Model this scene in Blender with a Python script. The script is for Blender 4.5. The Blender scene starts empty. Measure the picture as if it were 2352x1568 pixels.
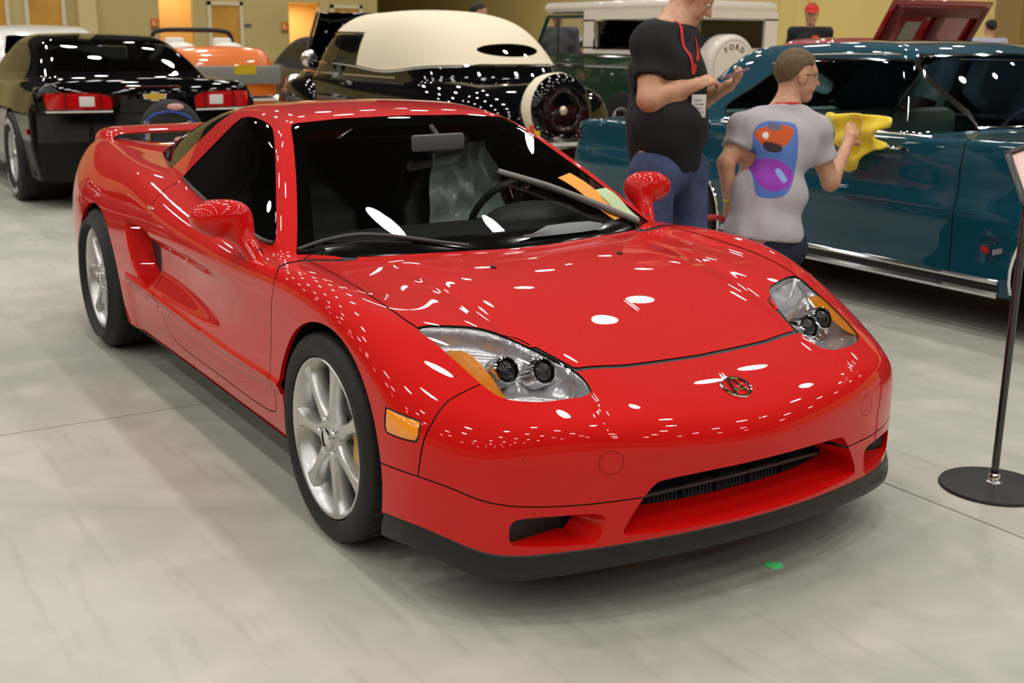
import bpy, bmesh, math, random
import numpy as np
from mathutils import Vector, Matrix
random.seed(7); RNG = np.random.default_rng(7)
SC = bpy.context.scene
COL = SC.collection
R = math.radians
# ------------------------------------------------------------------ camera
# world frame: the red car's front axle is the origin, x points out of its nose, y to its left side, z up
CAM_POS = Vector((2.908, -2.058, 1.395))
CAM_YAW, CAM_PITCH, CAM_ROLL, FPX = R(147.6), R(-14.54), R(0.52), 2686.3
_f = Vector((math.cos(CAM_YAW)*math.cos(CAM_PITCH), math.sin(CAM_YAW)*math.cos(CAM_PITCH), math.sin(CAM_PITCH)))
_r = Vector((math.sin(CAM_YAW), -math.cos(CAM_YAW), 0.0)); _u = _r.cross(_f)
_c, _s = math.cos(CAM_ROLL), math.sin(CAM_ROLL)
_rx = _c*_r + _s*_u; _ux = -_s*_r + _c*_u
cd = bpy.data.cameras.new('camera'); cam = bpy.data.objects.new('camera', cd); COL.objects.link(cam)
cam.matrix_world = Matrix(((_rx.x, _ux.x, -_f.x, CAM_POS.x), (_rx.y, _ux.y, -_f.y, CAM_POS.y),
                           (_rx.z, _ux.z, -_f.z, CAM_POS.z), (0, 0, 0, 1)))
cd.sensor_fit = 'HORIZONTAL'; cd.sensor_width = 36.0; cd.lens = 36.0*FPX/2352.0
cd.clip_start = 0.05; cd.clip_end = 200
cd.dof.use_dof = True; cd.dof.focus_distance = 3.3; cd.dof.aperture_fstop = 5.0
SC.camera = cam
# ------------------------------------------------------------------ world, exposure
wd = bpy.data.worlds.new('world'); SC.world = wd; wd.use_nodes = True
wd.node_tree.nodes['Background'].inputs[0].default_value = (0.9, 0.95, 1.0, 1)
wd.node_tree.nodes['Background'].inputs[1].default_value = 0.02
SC.view_settings.view_transform = 'Standard'; SC.view_settings.look = 'None'
SC.view_settings.gamma = 1.0; SC.view_settings.use_curve_mapping = False
SC.view_settings.exposure = 0.20
LAMP_POWER = 40.0
# ------------------------------------------------------------------ helpers: objects
def link(o, parent=None):
    COL.objects.link(o)
    if parent is not None: o.parent = parent
    return o
def empty(name, loc=(0, 0, 0), rz=0.0, parent=None):
    o = bpy.data.objects.new(name, None); link(o, parent); o.location = loc; o.rotation_euler = (0, 0, rz)
    o.empty_display_size = 0.1
    return o
def tag(o, label=None, cat=None, group=None, kind=None):
    if label: o['label'] = label
    if cat: o['category'] = cat
    if group: o['group'] = group
    if kind: o['kind'] = kind
    return o
def mesh_obj(name, V, F, mat, parent=None, smooth=False, normals=None):
    me = bpy.data.meshes.new(name)
    V = np.asarray(V, dtype=np.float64)
    if isinstance(F, np.ndarray):
        k = F.shape[1]
        me.vertices.add(len(V)); me.vertices.foreach_set('co', V.ravel())
        me.loops.add(F.size); me.loops.foreach_set('vertex_index', F.ravel().astype(np.int32))
        me.polygons.add(len(F)); me.polygons.foreach_set('loop_start', (np.arange(len(F))*k).astype(np.int32))
        me.update(calc_edges=True); me.validate()
    else:
        me.from_pydata([tuple(v) for v in V], [], F); me.update()
    if smooth:
        me.polygons.foreach_set('use_smooth', np.ones(len(me.polygons), dtype=bool))
        if normals is not None and len(normals) == len(me.vertices):
            me.normals_split_custom_set_from_vertices([tuple(n) for n in normals])
    if mat is not None:
        for m in (mat if isinstance(mat, (list, tuple)) else [mat]): me.materials.append(m)
    o = bpy.data.objects.new(name, me)
    return link(o, parent)
class MB:
    """collects simple shapes into one mesh"""
    def __init__(s): s.v = []; s.f = []; s.sm = []
    def add(s, V, F, smooth=False):
        b = len(s.v); s.v += [tuple(map(float, p)) for p in V]
        s.f += [[b+i for i in q] for q in F]; s.sm += [smooth]*len(F); return s
    def box(s, a, b, M=None, bev=0.0):
        (x0, y0, z0), (x1, y1, z1) = a, b
        if bev > 0:
            bm = bmesh.new(); bmesh.ops.create_cube(bm, size=1)
            for v in bm.verts: v.co = Vector(((x0+x1)/2+v.co.x*(x1-x0), (y0+y1)/2+v.co.y*(y1-y0), (z0+z1)/2+v.co.z*(z1-z0)))
            bmesh.ops.bevel(bm, geom=bm.edges[:], offset=bev, segments=2, affect='EDGES', profile=.5)
            bm.verts.index_update()
            V = [M @ v.co if M else v.co for v in bm.verts]; F = [[v.index for v in f.verts] for f in bm.faces]; bm.free()
            return s.add(V, F, True)
        V = [(x, y, z) for x in (x0, x1) for y in (y0, y1) for z in (z0, z1)]
        if M: V = [M @ Vector(p) for p in V]
        return s.add(V, [(0,1,3,2),(4,6,7,5),(0,4,5,1),(2,3,7,6),(0,2,6,4),(1,5,7,3)])
    def tube(s, pts, r, n=8, cap=True, smooth=True, closed=False):
        pts = [Vector(p) for p in pts]; m = len(pts)
        rs = r if isinstance(r, (list, tuple, np.ndarray)) else [r]*m
        V = []; prev = None
        for i, p in enumerate(pts):
            if closed: t = pts[(i+1) % m]-pts[i-1]
            else: t = pts[min(i+1, m-1)]-pts[max(i-1, 0)]
            t.normalize()
            if prev is None: u = t.orthogonal()
            else:
                u = prev-t*prev.dot(t)
                if u.length < 1e-6: u = t.orthogonal()
            u.normalize(); prev = u; w = t.cross(u)
            for k in range(n):
                a = 2*math.pi*k/n; V.append(p+(u*math.cos(a)+w*math.sin(a))*rs[i])
        F = []
        for i in range(m if closed else m-1):
            j = (i+1) % m
            for k in range(n):
                l = (k+1) % n; F.append((i*n+k, i*n+l, j*n+l, j*n+k))
        if cap and not closed:
            F.append(tuple(range(n))[::-1]); F.append(tuple((m-1)*n+k for k in range(n)))
        return s.add(V, F, smooth)
    def lathe(s, prof, n=32, M=None, smooth=True, a0=0.0, a1=2*math.pi):
        """prof: list of (radius, height) turned about local z"""
        V = []; full = abs(a1-a0-2*math.pi) < 1e-6; m = n if full else n+1
        for r_, h_ in prof:
            for k in range(m):
                a = a0+(a1-a0)*k/n; V.append(Vector((r_*math.cos(a), r_*math.sin(a), h_)))
        if M: V = [M @ v for v in V]
        F = []
        for i in range(len(prof)-1):
            for k in range(n):
                l = (k+1) % m; F.append((i*m+k, i*m+l, (i+1)*m+l, (i+1)*m+k))
        return s.add(V, F, smooth)
    def prism(s, poly, h0, h1, M=None, smooth=False):
        n = len(poly); V = [Vector((p[0], p[1], h0)) for p in poly]+[Vector((p[0], p[1], h1)) for p in poly]
        if M: V = [M @ v for v in V]
        F = [tuple(range(n))[::-1], tuple(range(n, 2*n))]+[(i, (i+1) % n, n+(i+1) % n, n+i) for i in range(n)]
        return s.add(V, F, smooth)
    def ball(s, c, r, n=12, m=8):
        r = r if isinstance(r, (tuple, list)) else (r, r, r)
        V = []
        for i in range(m+1):
            t = math.pi*i/m
            for k in range(n):
                a = 2*math.pi*k/n
                V.append((c[0]+r[0]*math.sin(t)*math.cos(a), c[1]+r[1]*math.sin(t)*math.sin(a), c[2]+r[2]*math.cos(t)))
        F = [(i*n+k, (i+1)*n+k, (i+1)*n+(k+1) % n, i*n+(k+1) % n) for i in range(m) for k in range(n)]
        return s.add(V, F, True)
    def build(s, name, mat, parent=None):
        me = bpy.data.meshes.new(name); me.from_pydata(s.v, [], s.f)
        me.polygons.foreach_set('use_smooth', np.array(s.sm, dtype=bool)); me.update()
        if any(s.sm) : 
            try: me.set_sharp_from_angle(angle=R(40))
            except Exception: pass
        if mat is not None: me.materials.append(mat)
        return link(bpy.data.objects.new(name, me), parent)
def frame(o, x, y, z=None):
    """matrix with given origin and axes"""
    x = Vector(x).normalized(); y = Vector(y); z = x.cross(y).normalized(); y = z.cross(x)
    return Matrix(((x.x, y.x, z.x, o[0]), (x.y, y.y, z.y, o[1]), (x.z, y.z, z.z, o[2]), (0, 0, 0, 1)))
# ------------------------------------------------------------------ helpers: materials
def srgb(r, g, b):
    f = lambda c: (c/255/12.92 if c/255 <= .04045 else ((c/255+.055)/1.055)**2.4)
    return (f(r), f(g), f(b), 1)
MATS = {}
def pmat(name, col, rough=.5, metal=0.0, coat=0.0, spec=.5, trans=0.0, ior=1.45, emis=None, estr=0.0, alpha=1.0,
         noise=None, bump=None, coat_rough=.02, sheen=0):
    if name in MATS: return MATS[name]
    m = bpy.data.materials.new(name); m.use_nodes = True; nt = m.node_tree; b = nt.nodes['Principled BSDF']
    b.inputs['Base Color'].default_value = col; b.inputs['Roughness'].default_value = rough
    b.inputs['Metallic'].default_value = metal; b.inputs['Specular IOR Level'].default_value = spec
    b.inputs['Coat Weight'].default_value = coat; b.inputs['Coat Roughness'].default_value = coat_rough
    b.inputs['Transmission Weight'].default_value = trans; b.inputs['IOR'].default_value = ior
    b.inputs['Alpha'].default_value = alpha; b.inputs['Sheen Weight'].default_value = sheen
    if emis: b.inputs['Emission Color'].default_value = emis; b.inputs['Emission Strength'].default_value = estr
    if noise:  # (scale, second colour, low, high)
        t = nt.nodes.new('ShaderNodeTexNoise'); t.inputs['Scale'].default_value = noise[0]; t.inputs['Detail'].default_value = 6
        tc = nt.nodes.new('ShaderNodeTexCoord'); nt.links.new(tc.outputs['Object'], t.inputs['Vector'])
        mr = nt.nodes.new('ShaderNodeMapRange'); mr.inputs['From Min'].default_value = noise[2]; mr.inputs['From Max'].default_value = noise[3]
        mx = nt.nodes.new('ShaderNodeMix'); mx.data_type = 'RGBA'
        mx.inputs['A'].default_value = col; mx.inputs['B'].default_value = noise[1]
        nt.links.new(t.outputs['Fac'], mr.inputs['Value']); nt.links.new(mr.outputs['Result'], mx.inputs['Factor'])
        nt.links.new(mx.outputs['Result'], b.inputs['Base Color'])
    if bump:  # (scale, strength, distance)
        t = nt.nodes.new('ShaderNodeTexNoise'); t.inputs['Scale'].default_value = bump[0]; t.inputs['Detail'].default_value = 4
        tc = nt.nodes.new('ShaderNodeTexCoord'); nt.links.new(tc.outputs['Object'], t.inputs['Vector'])
        bp = nt.nodes.new('ShaderNodeBump'); bp.inputs['Strength'].default_value = bump[1]; bp.inputs['Distance'].default_value = bump[2]
        nt.links.new(t.outputs['Fac'], bp.inputs['Height']); nt.links.new(bp.outputs['Normal'], b.inputs['Normal'])
    MATS[name] = m
    return m
def glass_mat(name, tint, rough=0.0, mixf=None):
    """thin window glass: tinted see-through sheet with fresnel reflection"""
    if name in MATS: return MATS[name]
    m = bpy.data.materials.new(name); m.use_nodes = True; nt = m.node_tree; nt.nodes.clear()
    out = nt.nodes.new('ShaderNodeOutputMaterial'); tr = nt.nodes.new('ShaderNodeBsdfTransparent'); gl = nt.nodes.new('ShaderNodeBsdfGlossy')
    fr = nt.nodes.new('ShaderNodeFresnel'); fr.inputs['IOR'].default_value = 1.52; mx = nt.nodes.new('ShaderNodeMixShader')
    tr.inputs[0].default_value = tint; gl.inputs['Roughness'].default_value = rough
    nt.links.new(fr.outputs[0], mx.inputs[0]); nt.links.new(tr.outputs[0], mx.inputs[1]); nt.links.new(gl.outputs[0], mx.inputs[2])
    nt.links.new(mx.outputs[0], out.inputs[0]); MATS[name] = m
    return m
# ------------------------------------------------------------------ helpers: fields
class Spl:
    """natural cubic cardinal basis over fixed knots, straight beyond the ends"""
    def __init__(s, k):
        k = np.asarray(k, float); s.sgn = 1.0
        if k[0] > k[-1]: s.sgn = -1.0; k = -k
        s.k = k; n = len(k); h = np.diff(k)
        A = np.zeros((n, n)); B = np.zeros((n, n)); A[0, 0] = A[-1, -1] = 1
        for i in range(1, n-1):
            A[i, i-1] = h[i-1]; A[i, i] = 2*(h[i-1]+h[i]); A[i, i+1] = h[i]
            B[i, i-1] = 6/h[i-1]; B[i, i] = -6/h[i-1]-6/h[i]; B[i, i+1] = 6/h[i]
        s.M = np.linalg.solve(A, B); s.h = h; s.n = n
    def weights(s, x):
        """cell index and the weights of value and curvature at its two ends"""
        x = np.asarray(x, float)*s.sgn; k = s.k
        xc = np.clip(x, k[0], k[-1]); i = np.clip(np.searchsorted(k, xc, side='right')-1, 0, s.n-2)
        h = s.h[i]; a = (k[i+1]-xc)/h; b = 1-a; hh = h*h/6; ex = x-xc
        c = (a*a-1)*a*hh; d = (b*b-1)*b*hh
        e = ex/h; q = h*ex/6
        return i, (a-e, b+e, c-(3*a*a-1)*q, d+(3*b*b-1)*q)
class C1:
    def __init__(s, k, v): s.s = Spl(k); s.v = np.asarray(v, float); s.m = s.s.M @ s.v
    def __call__(s, x):
        i, (a, b, c, d) = s.s.weights(x); return a*s.v[i]+b*s.v[i+1]+c*s.m[i]+d*s.m[i+1]
class C2:
    def __init__(s, kx, ky, tab):
        s.sx = Spl(kx); s.sy = Spl(ky); T = np.asarray(tab, float); X = s.sx.M @ T; Y = T @ s.sy.M.T; XY = X @ s.sy.M.T
        c = lambda A: [A[:-1, :-1], A[:-1, 1:], A[1:, :-1], A[1:, 1:]]
        t, x_, y_, z_ = c(T), c(X), c(Y), c(XY)
        # rows: value0, value1, curv0, curv1 in x; columns the same in y
        G = [[t[0], t[1], y_[0], y_[1]], [t[2], t[3], y_[2], y_[3]], [x_[0], x_[1], z_[0], z_[1]], [x_[2], x_[3], z_[2], z_[3]]]
        s.G = [[np.ascontiguousarray(g).ravel() for g in r] for r in G]; s.w = T.shape[1]-1
    def __call__(s, x, y):
        i, wx = s.sx.weights(x); j, wy = s.sy.weights(y); k = i*s.w+j; r = 0
        for p in range(4):
            g = s.G[p]; r = r+wx[p]*(wy[0]*g[0][k]+wy[1]*g[1][k]+wy[2]*g[2][k]+wy[3]*g[3][k])
        return r
def smax(a, b, k):
    h = np.maximum(k-np.abs(a-b), 0)/k; return np.maximum(a, b)+h*h*k*.25
def smin(a, b, k): return -smax(-a, -b, k)
def sstep(a, b, x):
    t = np.clip((x-a)/(b-a), 0, 1); return t*t*t*(t*(6*t-15)+10)
def poly_sd(P, poly):
    """signed distance to polygon in 2d, negative inside"""
    A = np.asarray(poly, float); lo = A.min(0)-.06; hi = A.max(0)+.06
    o = np.maximum(np.maximum(lo-P, P-hi), 0); far = o.sum(1) > 0
    if far.any():
        r = np.hypot(o[:, 0], o[:, 1])+.06
        if not far.all(): r[~far] = poly_sd(P[~far], poly)
        return r
    B = np.roll(A, -1, 0); d = np.full(len(P), 1e9); s = np.ones(len(P))
    for a, b in zip(A, B):
        e = b-a; w = P-a; t = np.clip((w@e)/max(e@e, 1e-12), 0, 1); q = w-t[:, None]*e
        d = np.minimum(d, (q*q).sum(1))
        c1 = P[:, 1] >= a[1]; c2 = P[:, 1] < b[1]; c3 = e[0]*w[:, 1] > e[1]*w[:, 0]
        s = np.where((c1 & c2 & c3) | (~c1 & ~c2 & ~c3), -s, s)
    return s*np.sqrt(d)
def smooth_poly(pts, it=3, closed=True):
    P = np.asarray(pts, float)
    for _ in range(it):
        if closed: N = np.roll(P, -1, 0); P = np.stack([.75*P+.25*N, .25*P+.75*N], 1).reshape(-1, P.shape[1])
        else: N = P[1:]; Q = P[:-1]; P = np.concatenate([P[:1], np.stack([.75*Q+.25*N, .25*Q+.75*N], 1).reshape(-1, P.shape[1]), P[-1:]])
    return P
def catmull(pts, n=8, closed=False):
    P = np.asarray(pts, float); m = len(P); out = []
    for i in range(m if closed else m-1):
        if closed: p0, p1, p2, p3 = P[i-1], P[i], P[(i+1) % m], P[(i+2) % m]
        else: p0, p1, p2, p3 = P[max(i-1, 0)], P[i], P[i+1], P[min(i+2, m-1)]
        for t in np.arange(n)/n:
            out.append(.5*((2*p1)+(-p0+p2)*t+(2*p0-5*p1+4*p2-p3)*t*t+(-p0+3*p1-3*p2+p3)*t**3))
    if not closed: out.append(P[-1])
    return np.array(out)
def grad(f, P, e=2e-4):
    f0 = f(P); g = np.empty_like(P)
    for i in range(3):
        Q = P.copy(); Q[:, i] += e; g[:, i] = (f(Q)-f0)/e
    return f0, g
def nets(f, lo, hi, h, iters=3, lip=1.6):
    """surface nets over a field, evaluated only near its zero level; vertices pulled onto the level set"""
    lo = np.asarray(lo, float); nb = np.ceil((np.asarray(hi, float)-lo)/(4*h)).astype(int); n = nb*4+1
    ax = [lo[i]+h*np.arange(n[i]) for i in range(3)]
    cg = np.stack(np.meshgrid(*[a[::4] for a in ax], indexing='ij'), -1)
    cv = f(cg.reshape(-1, 3)).reshape(nb+1)
    c8 = np.stack([cv[i:nb[0]+i, j:nb[1]+j, k:nb[2]+k] for i in (0, 1) for j in (0, 1) for k in (0, 1)], 0)
    act = (np.abs(c8).min(0) < 4*h*lip) | ((c8.min(0) < 0) & (c8.max(0) > 0))
    vals = np.repeat(np.repeat(np.repeat(cv, 4, 0), 4, 1), 4, 2)[:n[0], :n[1], :n[2]].astype(np.float64).copy()
    pm = np.zeros(n, bool); big = np.repeat(np.repeat(np.repeat(act, 4, 0), 4, 1), 4, 2)
    for i in (0, 1):
        for j in (0, 1):
            for k in (0, 1): pm[i:i+4*nb[0], j:j+4*nb[1], k:k+4*nb[2]] |= big
    idx = np.argwhere(pm)
    vals[pm] = f(lo+h*idx)
    s = vals < 0
    cs = sum(s[i:n[0]-1+i, j:n[1]-1+j, k:n[2]-1+k].astype(np.int8) for i in (0, 1) for j in (0, 1) for k in (0, 1))
    cells = np.argwhere((cs > 0) & (cs < 8)); cid = np.full(n-1, -1, np.int64); cid[tuple(cells.T)] = np.arange(len(cells))
    acc = np.zeros((len(cells), 3)); cnt = np.zeros(len(cells))
    corners = [(i, j, k) for i in (0, 1) for j in (0, 1) for k in (0, 1)]
    cvv = {c: vals[tuple((cells+np.array(c)).T)] for c in corners}
    for c in corners:
        for a in range(3):
            if c[a] == 0:
                d = list(c); d[a] = 1; d = tuple(d); v0, v1 = cvv[c], cvv[d]; m = (v0 < 0) != (v1 < 0)
                t = np.where(m, v0/np.where(m, v0-v1, 1), 0); p = np.array(c, float)[None]+np.zeros((len(cells), 1)); p[:, a] += t
                acc[m] += p[m]; cnt[m] += 1
    V = lo+h*(cells+acc/np.maximum(cnt, 1)[:, None])
    F = []
    for a in range(3):
        b, c = (a+1) % 3, (a+2) % 3
        sl0 = [slice(None)]*3; sl1 = [slice(None)]*3; sl0[a] = slice(0, -1); sl1[a] = slice(1, None)
        e = np.argwhere(s[tuple(sl0)] != s[tuple(sl1)])
        e = e[(e[:, b] > 0) & (e[:, c] > 0) & (e[:, b] < n[b]-1) & (e[:, c] < n[c]-1)]
        if len(e) == 0: continue
        ub = np.zeros(3, int); ub[b] = 1; uc = np.zeros(3, int); uc[c] = 1
        q = np.stack([cid[tuple((e-ub-uc).T)], cid[tuple((e-uc).T)], cid[tuple(e.T)], cid[tuple((e-ub).T)]], 1)
        flip = ~s[tuple(e.T)]; q[flip] = q[flip][:, ::-1]; F.append(q)
    F = np.concatenate(F); F = F[(F >= 0).all(1)]
    for _ in range(iters):
        f0, g = grad(f, V); st = (f0/np.maximum((g*g).sum(1), .05))[:, None]*g
        l = np.linalg.norm(st, axis=1, keepdims=True); V = V-st*np.minimum(1, h*.7/np.maximum(l, 1e-9))
    return V, F
def vnormals(f, V):
    _, g = grad(f, V); return g/np.maximum(np.linalg.norm(g, axis=1, keepdims=True), 1e-9)
class SM:
    """triangle soup with labels that can be cut along the zero line of a field"""
    def __init__(s, V, Q):
        s.V = V; s.T = np.concatenate([Q[:, [0, 1, 2]], Q[:, [0, 2, 3]]]) if Q.shape[1] == 4 else Q
        s.L = np.zeros(len(s.T), np.int32); s.names = ['']
    def lab(s, n):
        if n not in s.names: s.names.append(n)
        return s.names.index(n)
    def cut(s, g, only=None):
        """split triangles along g = 0; returns mask of triangles inside (g < 0)"""
        v = g(s.V); v = np.where(np.abs(v) < 1e-7, 1e-7, v); sg = v < 0; t = s.T; ts = sg[t]; n = ts.sum(1)
        mix = (n == 1) | (n == 2)
        if only is not None: mix &= np.isin(s.L, [s.lab(o) for o in only])
        if mix.any():
            tm = t[mix]; tsm = ts[mix]; lm = s.L[mix]; odd = np.where(n[mix] == 1, np.argmax(tsm, 1), np.argmin(tsm, 1))
            ar = np.arange(len(tm)); a = tm[ar, odd]; b = tm[ar, (odd+1) % 3]; c = tm[ar, (odd+2) % 3]
            E = np.concatenate([np.stack([a, b], 1), np.stack([a, c], 1)]); Es = np.sort(E, 1)
            key = Es[:, 0]*np.int64(len(s.V)+1)+Es[:, 1]; uk, inv = np.unique(key, return_inverse=True)
            first = np.zeros(len(uk), int); first[inv] = np.arange(len(key)); e0, e1 = Es[first, 0], Es[first, 1]
            w = v[e0]/(v[e0]-v[e1]); nv = s.V[e0]+(s.V[e1]-s.V[e0])*w[:, None]; base = len(s.V); s.V = np.concatenate([s.V, nv])
            ab = base+inv[:len(tm)]; ac = base+inv[len(tm):]
            new = np.concatenate([np.stack([a, ab, ac], 1), np.stack([ab, b, c], 1), np.stack([ab, c, ac], 1)])
            ins = tsm[ar, odd]
            s.T = np.concatenate([t[~mix], new]); s.L = np.concatenate([s.L[~mix], lm, lm, lm])
            keep = (sg[t[~mix]].sum(1) >= 2)
            return np.concatenate([keep, ins, ~ins, ~ins])
        return n >= 2
    def region(s, g, name, only=None):
        m = s.cut(g, only)
        if only is not None: m &= np.isin(s.L, [s.lab(o) for o in only])
        s.L[m] = s.lab(name)
    def seam(s, g, w, only, name='seam'):
        for l in only:
            s.region(lambda P: g(P)-w, '_t', [l]); s.region(lambda P: g(P)+w, l, ['_t'])
            m = s.L == s.lab('_t'); s.L[m] = s.lab(name)
    def drop(s, *names):
        k = ~np.isin(s.L, [s.lab(o) for o in names]); s.T = s.T[k]; s.L = s.L[k]
    def faces(s, *names): return s.T[np.isin(s.L, [s.lab(o) for o in names])]
    def part(s, *names):
        T = s.faces(*names); u, inv = np.unique(T, return_inverse=True); return s.V[u], inv.reshape(T.shape)
    def border(s, a, b):
        """directed edges of label a that touch label b (b None: open border)"""
        Ta = s.faces(*([a] if isinstance(a, str) else a)); ea = np.concatenate([Ta[:, [0, 1]], Ta[:, [1, 2]], Ta[:, [2, 0]]])
        N = np.int64(len(s.V)+1); ka = ea[:, 0]*N+ea[:, 1]
        if b is None:
            kr = ea[:, 1]*N+ea[:, 0]; m = ~np.isin(kr, ka)
        else:
            Tb = s.faces(*([b] if isinstance(b, str) else b)); eb = np.concatenate([Tb[:, [0, 1]], Tb[:, [1, 2]], Tb[:, [2, 0]]])
            m = np.isin(ka, eb[:, 1]*N+eb[:, 0])
        return ea[m]
def rim(V, E, disp):
    """wall strip grown from border edges by a displacement of each vertex"""
    u, inv = np.unique(E, return_inverse=True); e = inv.reshape(E.shape); A = V[u]; B = A+disp(A); n = len(u)
    T = np.concatenate([np.stack([e[:, 1], e[:, 0], e[:, 0]+n], 1), np.stack([e[:, 1], e[:, 0]+n, e[:, 1]+n], 1)])
    return np.concatenate([A, B]), T
def mirror_y(V, T): return V*np.array([1, -1, 1.0]), T[:, ::-1]
def weld(V, T, tol=1e-5):
    k = np.round(V/tol).astype(np.int64); _, fi, inv = np.unique(k, axis=0, return_index=True, return_inverse=True)
    T2 = inv.reshape(-1)[T]; ok = (T2[:, 0] != T2[:, 1]) & (T2[:, 1] != T2[:, 2]) & (T2[:, 0] != T2[:, 2])
    return V[fi], T2[ok]
# ================================================================== hall
def floor_mat():
    m = bpy.data.materials.new('polished concrete'); m.use_nodes = True; nt = m.node_tree; b = nt.nodes['Principled BSDF']; N = nt.nodes.new; L = nt.links.new
    tc = N('ShaderNodeTexCoord'); n1 = N('ShaderNodeTexNoise'); n1.inputs['Scale'].default_value = .55; n1.inputs['Detail'].default_value = 8; n1.inputs['Roughness'].default_value = .62; n1.inputs['Distortion'].default_value = .8
    n2 = N('ShaderNodeTexNoise'); n2.inputs['Scale'].default_value = 4.5; n2.inputs['Detail'].default_value = 7; n2.inputs['Distortion'].default_value = .4
    mp = N('ShaderNodeMapping'); mp.inputs['Scale'].default_value = (1.0, 9.0, 1.0); mp.inputs['Rotation'].default_value = (0, 0, R(35)); n3 = N('ShaderNodeTexNoise'); n3.inputs['Scale'].default_value = 2.2; n3.inputs['Detail'].default_value = 5
    L(tc.outputs['Object'], n1.inputs['Vector']); L(tc.outputs['Object'], n2.inputs['Vector']); L(tc.outputs['Object'], mp.inputs['Vector']); L(mp.outputs['Vector'], n3.inputs['Vector'])
    cr = N('ShaderNodeValToRGB'); e = cr.color_ramp.elements; e[0].position = .30; e[0].color = srgb(158, 157, 146); e[1].position = .70; e[1].color = srgb(194, 190, 178); x = e.new(.5); x.color = srgb(178, 175, 163)
    L(n1.outputs['Fac'], cr.inputs['Fac'])
    def mixin(col, fac, amt, lo, hi):
        mr = N('ShaderNodeMapRange'); mr.inputs['From Min'].default_value = lo; mr.inputs['From Max'].default_value = hi; mr.inputs['To Max'].default_value = amt
        mx = N('ShaderNodeMix'); mx.data_type = 'RGBA'; mx.inputs['B'].default_value = col; L(fac, mr.inputs['Value']); L(mr.outputs['Result'], mx.inputs['Factor']); return mx
    a = mixin(srgb(204, 198, 184), n2.outputs['Fac'], .45, .50, .72); L(cr.outputs['Color'], a.inputs['A']); c = mixin(srgb(140, 136, 124), n3.outputs['Fac'], .35, .56, .75); L(a.outputs['Result'], c.inputs['A'])
    L(c.outputs['Result'], b.inputs['Base Color'])
    mr = N('ShaderNodeMapRange'); mr.inputs['To Min'].default_value = .32; mr.inputs['To Max'].default_value = .55; L(n2.outputs['Fac'], mr.inputs['Value']); L(mr.outputs['Result'], b.inputs['Roughness'])
    b.inputs['Specular IOR Level'].default_value = .42
    bp = N('ShaderNodeBump'); bp.inputs['Strength'].default_value = .06; bp.inputs['Distance'].default_value = .01; L(n2.outputs['Fac'], bp.inputs['Height']); L(bp.outputs['Normal'], b.inputs['Normal'])
    return m
def struct(name, mb, mat, parent=None):
    o = mb.build(name, mat, parent)
    if parent is None: tag(o, kind='structure')
    return o
X0, X1, Y0, Y1, ZC = -24.5, 20.0, -22.0, 17.0, 9.6
MFL = floor_mat(); MJ = pmat('joint filler', srgb(104, 92, 74), rough=.8)
# slabs poured in bays; joints are sunk grooves
fl = struct('floor', MB().box((-37, Y0-.2, -.20), (X1+.2, Y1+.2, -.012)), MJ)
xs = [-37]+[-1.425+6.1*k for k in range(-5, 4)]+[X1+.2]; ys = [Y0-.2]+[.893+6.1*k for k in range(-3, 3)]+[Y1+.2]
for i in range(len(xs)-1):
    for j in range(len(ys)-1):
        MB().box((xs[i]+.003, ys[j]+.003, -.015), (xs[i+1]-.003, ys[j+1]-.003, 0)).build('floor_slab', MFL, fl)
MWA = pmat('olive tan wall', srgb(196, 178, 122), rough=.75, noise=(.6, srgb(186, 168, 114), .4, .65)); MWB = pmat('sand wall', srgb(238, 212, 134), rough=.75, noise=(.7, srgb(230, 204, 126), .4, .65))
MCR = pmat('cream door frame', srgb(214, 204, 176), rough=.6); MOAK = pmat('oak door', srgb(206, 154, 66), rough=.5, noise=(2.5, srgb(190, 136, 54), .35, .7)); MALC = pmat('alcove plaster', srgb(240, 204, 132), rough=.8)
HA_ = 7.0
# back wall with two lit alcoves
alc = [(5.83, 6.62), (8.93, 9.74)]
wa = MB(); y = Y0
for a, b in alc: wa.box((X0-.2, y, 0), (X0, a, ZC)); wa.box((X0-.2, a, 2.9 if a < 7 else 2.17), (X0, b, ZC)); y = b
wa.box((X0-.2, y, 0), (X0, 11.26, ZC)); wb = struct('wall_back', wa, MWA)
for a, b in alc:
    zt_ = 2.9 if a < 7 else 2.17
    q = MB().box((X0-1.6, a-.05, 0), (X0-1.5, b+.6, zt_)).box((X0-1.5, b+.5, 0), (X0-.2, b+.6, zt_)).box((X0-1.5, a-.08, 0), (X0-.2, a, zt_)).box((X0-1.6, a-.05, zt_), (X0-.2, b+.6, zt_+.05)); q.build('alcove_lining', MALC, wb)
    la = bpy.data.lights.new('alcove_lamp', 'AREA'); la.shape = 'DISK'; la.size = .35; la.energy = 14; la.color = (1, .88, .64); lo_ = bpy.data.objects.new('alcove_lamp', la); link(lo_); lo_.location = (X0-.75, (a+b)/2+.2, zt_-.03)
def door(n, ya, yb, zt_):
    g = empty('door_%d' % n, (X0, (ya+yb)/2, 0)); tag(g, kind='structure'); w = (yb-ya)/2
    MB().box((.0, -w+.07, 0), (.03, w-.07, zt_-.07)).build('door_leaf', MOAK, g)
    f = MB().box((0, -w, 0), (.06, -w+.08, zt_)).box((0, w-.08, 0), (.06, w, zt_)).box((0, -w, zt_-.08), (.06, w, zt_)); f.build('door_frame', MCR, g)
    MB().tube([(.03, w-.15, 1.0), (.08, w-.15, 1.0), (.08, w-.27, 1.0)], .012, 6).build('door_handle', M_CHR0, g)
M_CHR0 = pmat('dull chrome', (.6, .6, .6, 1), rough=.25, metal=1)
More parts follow.
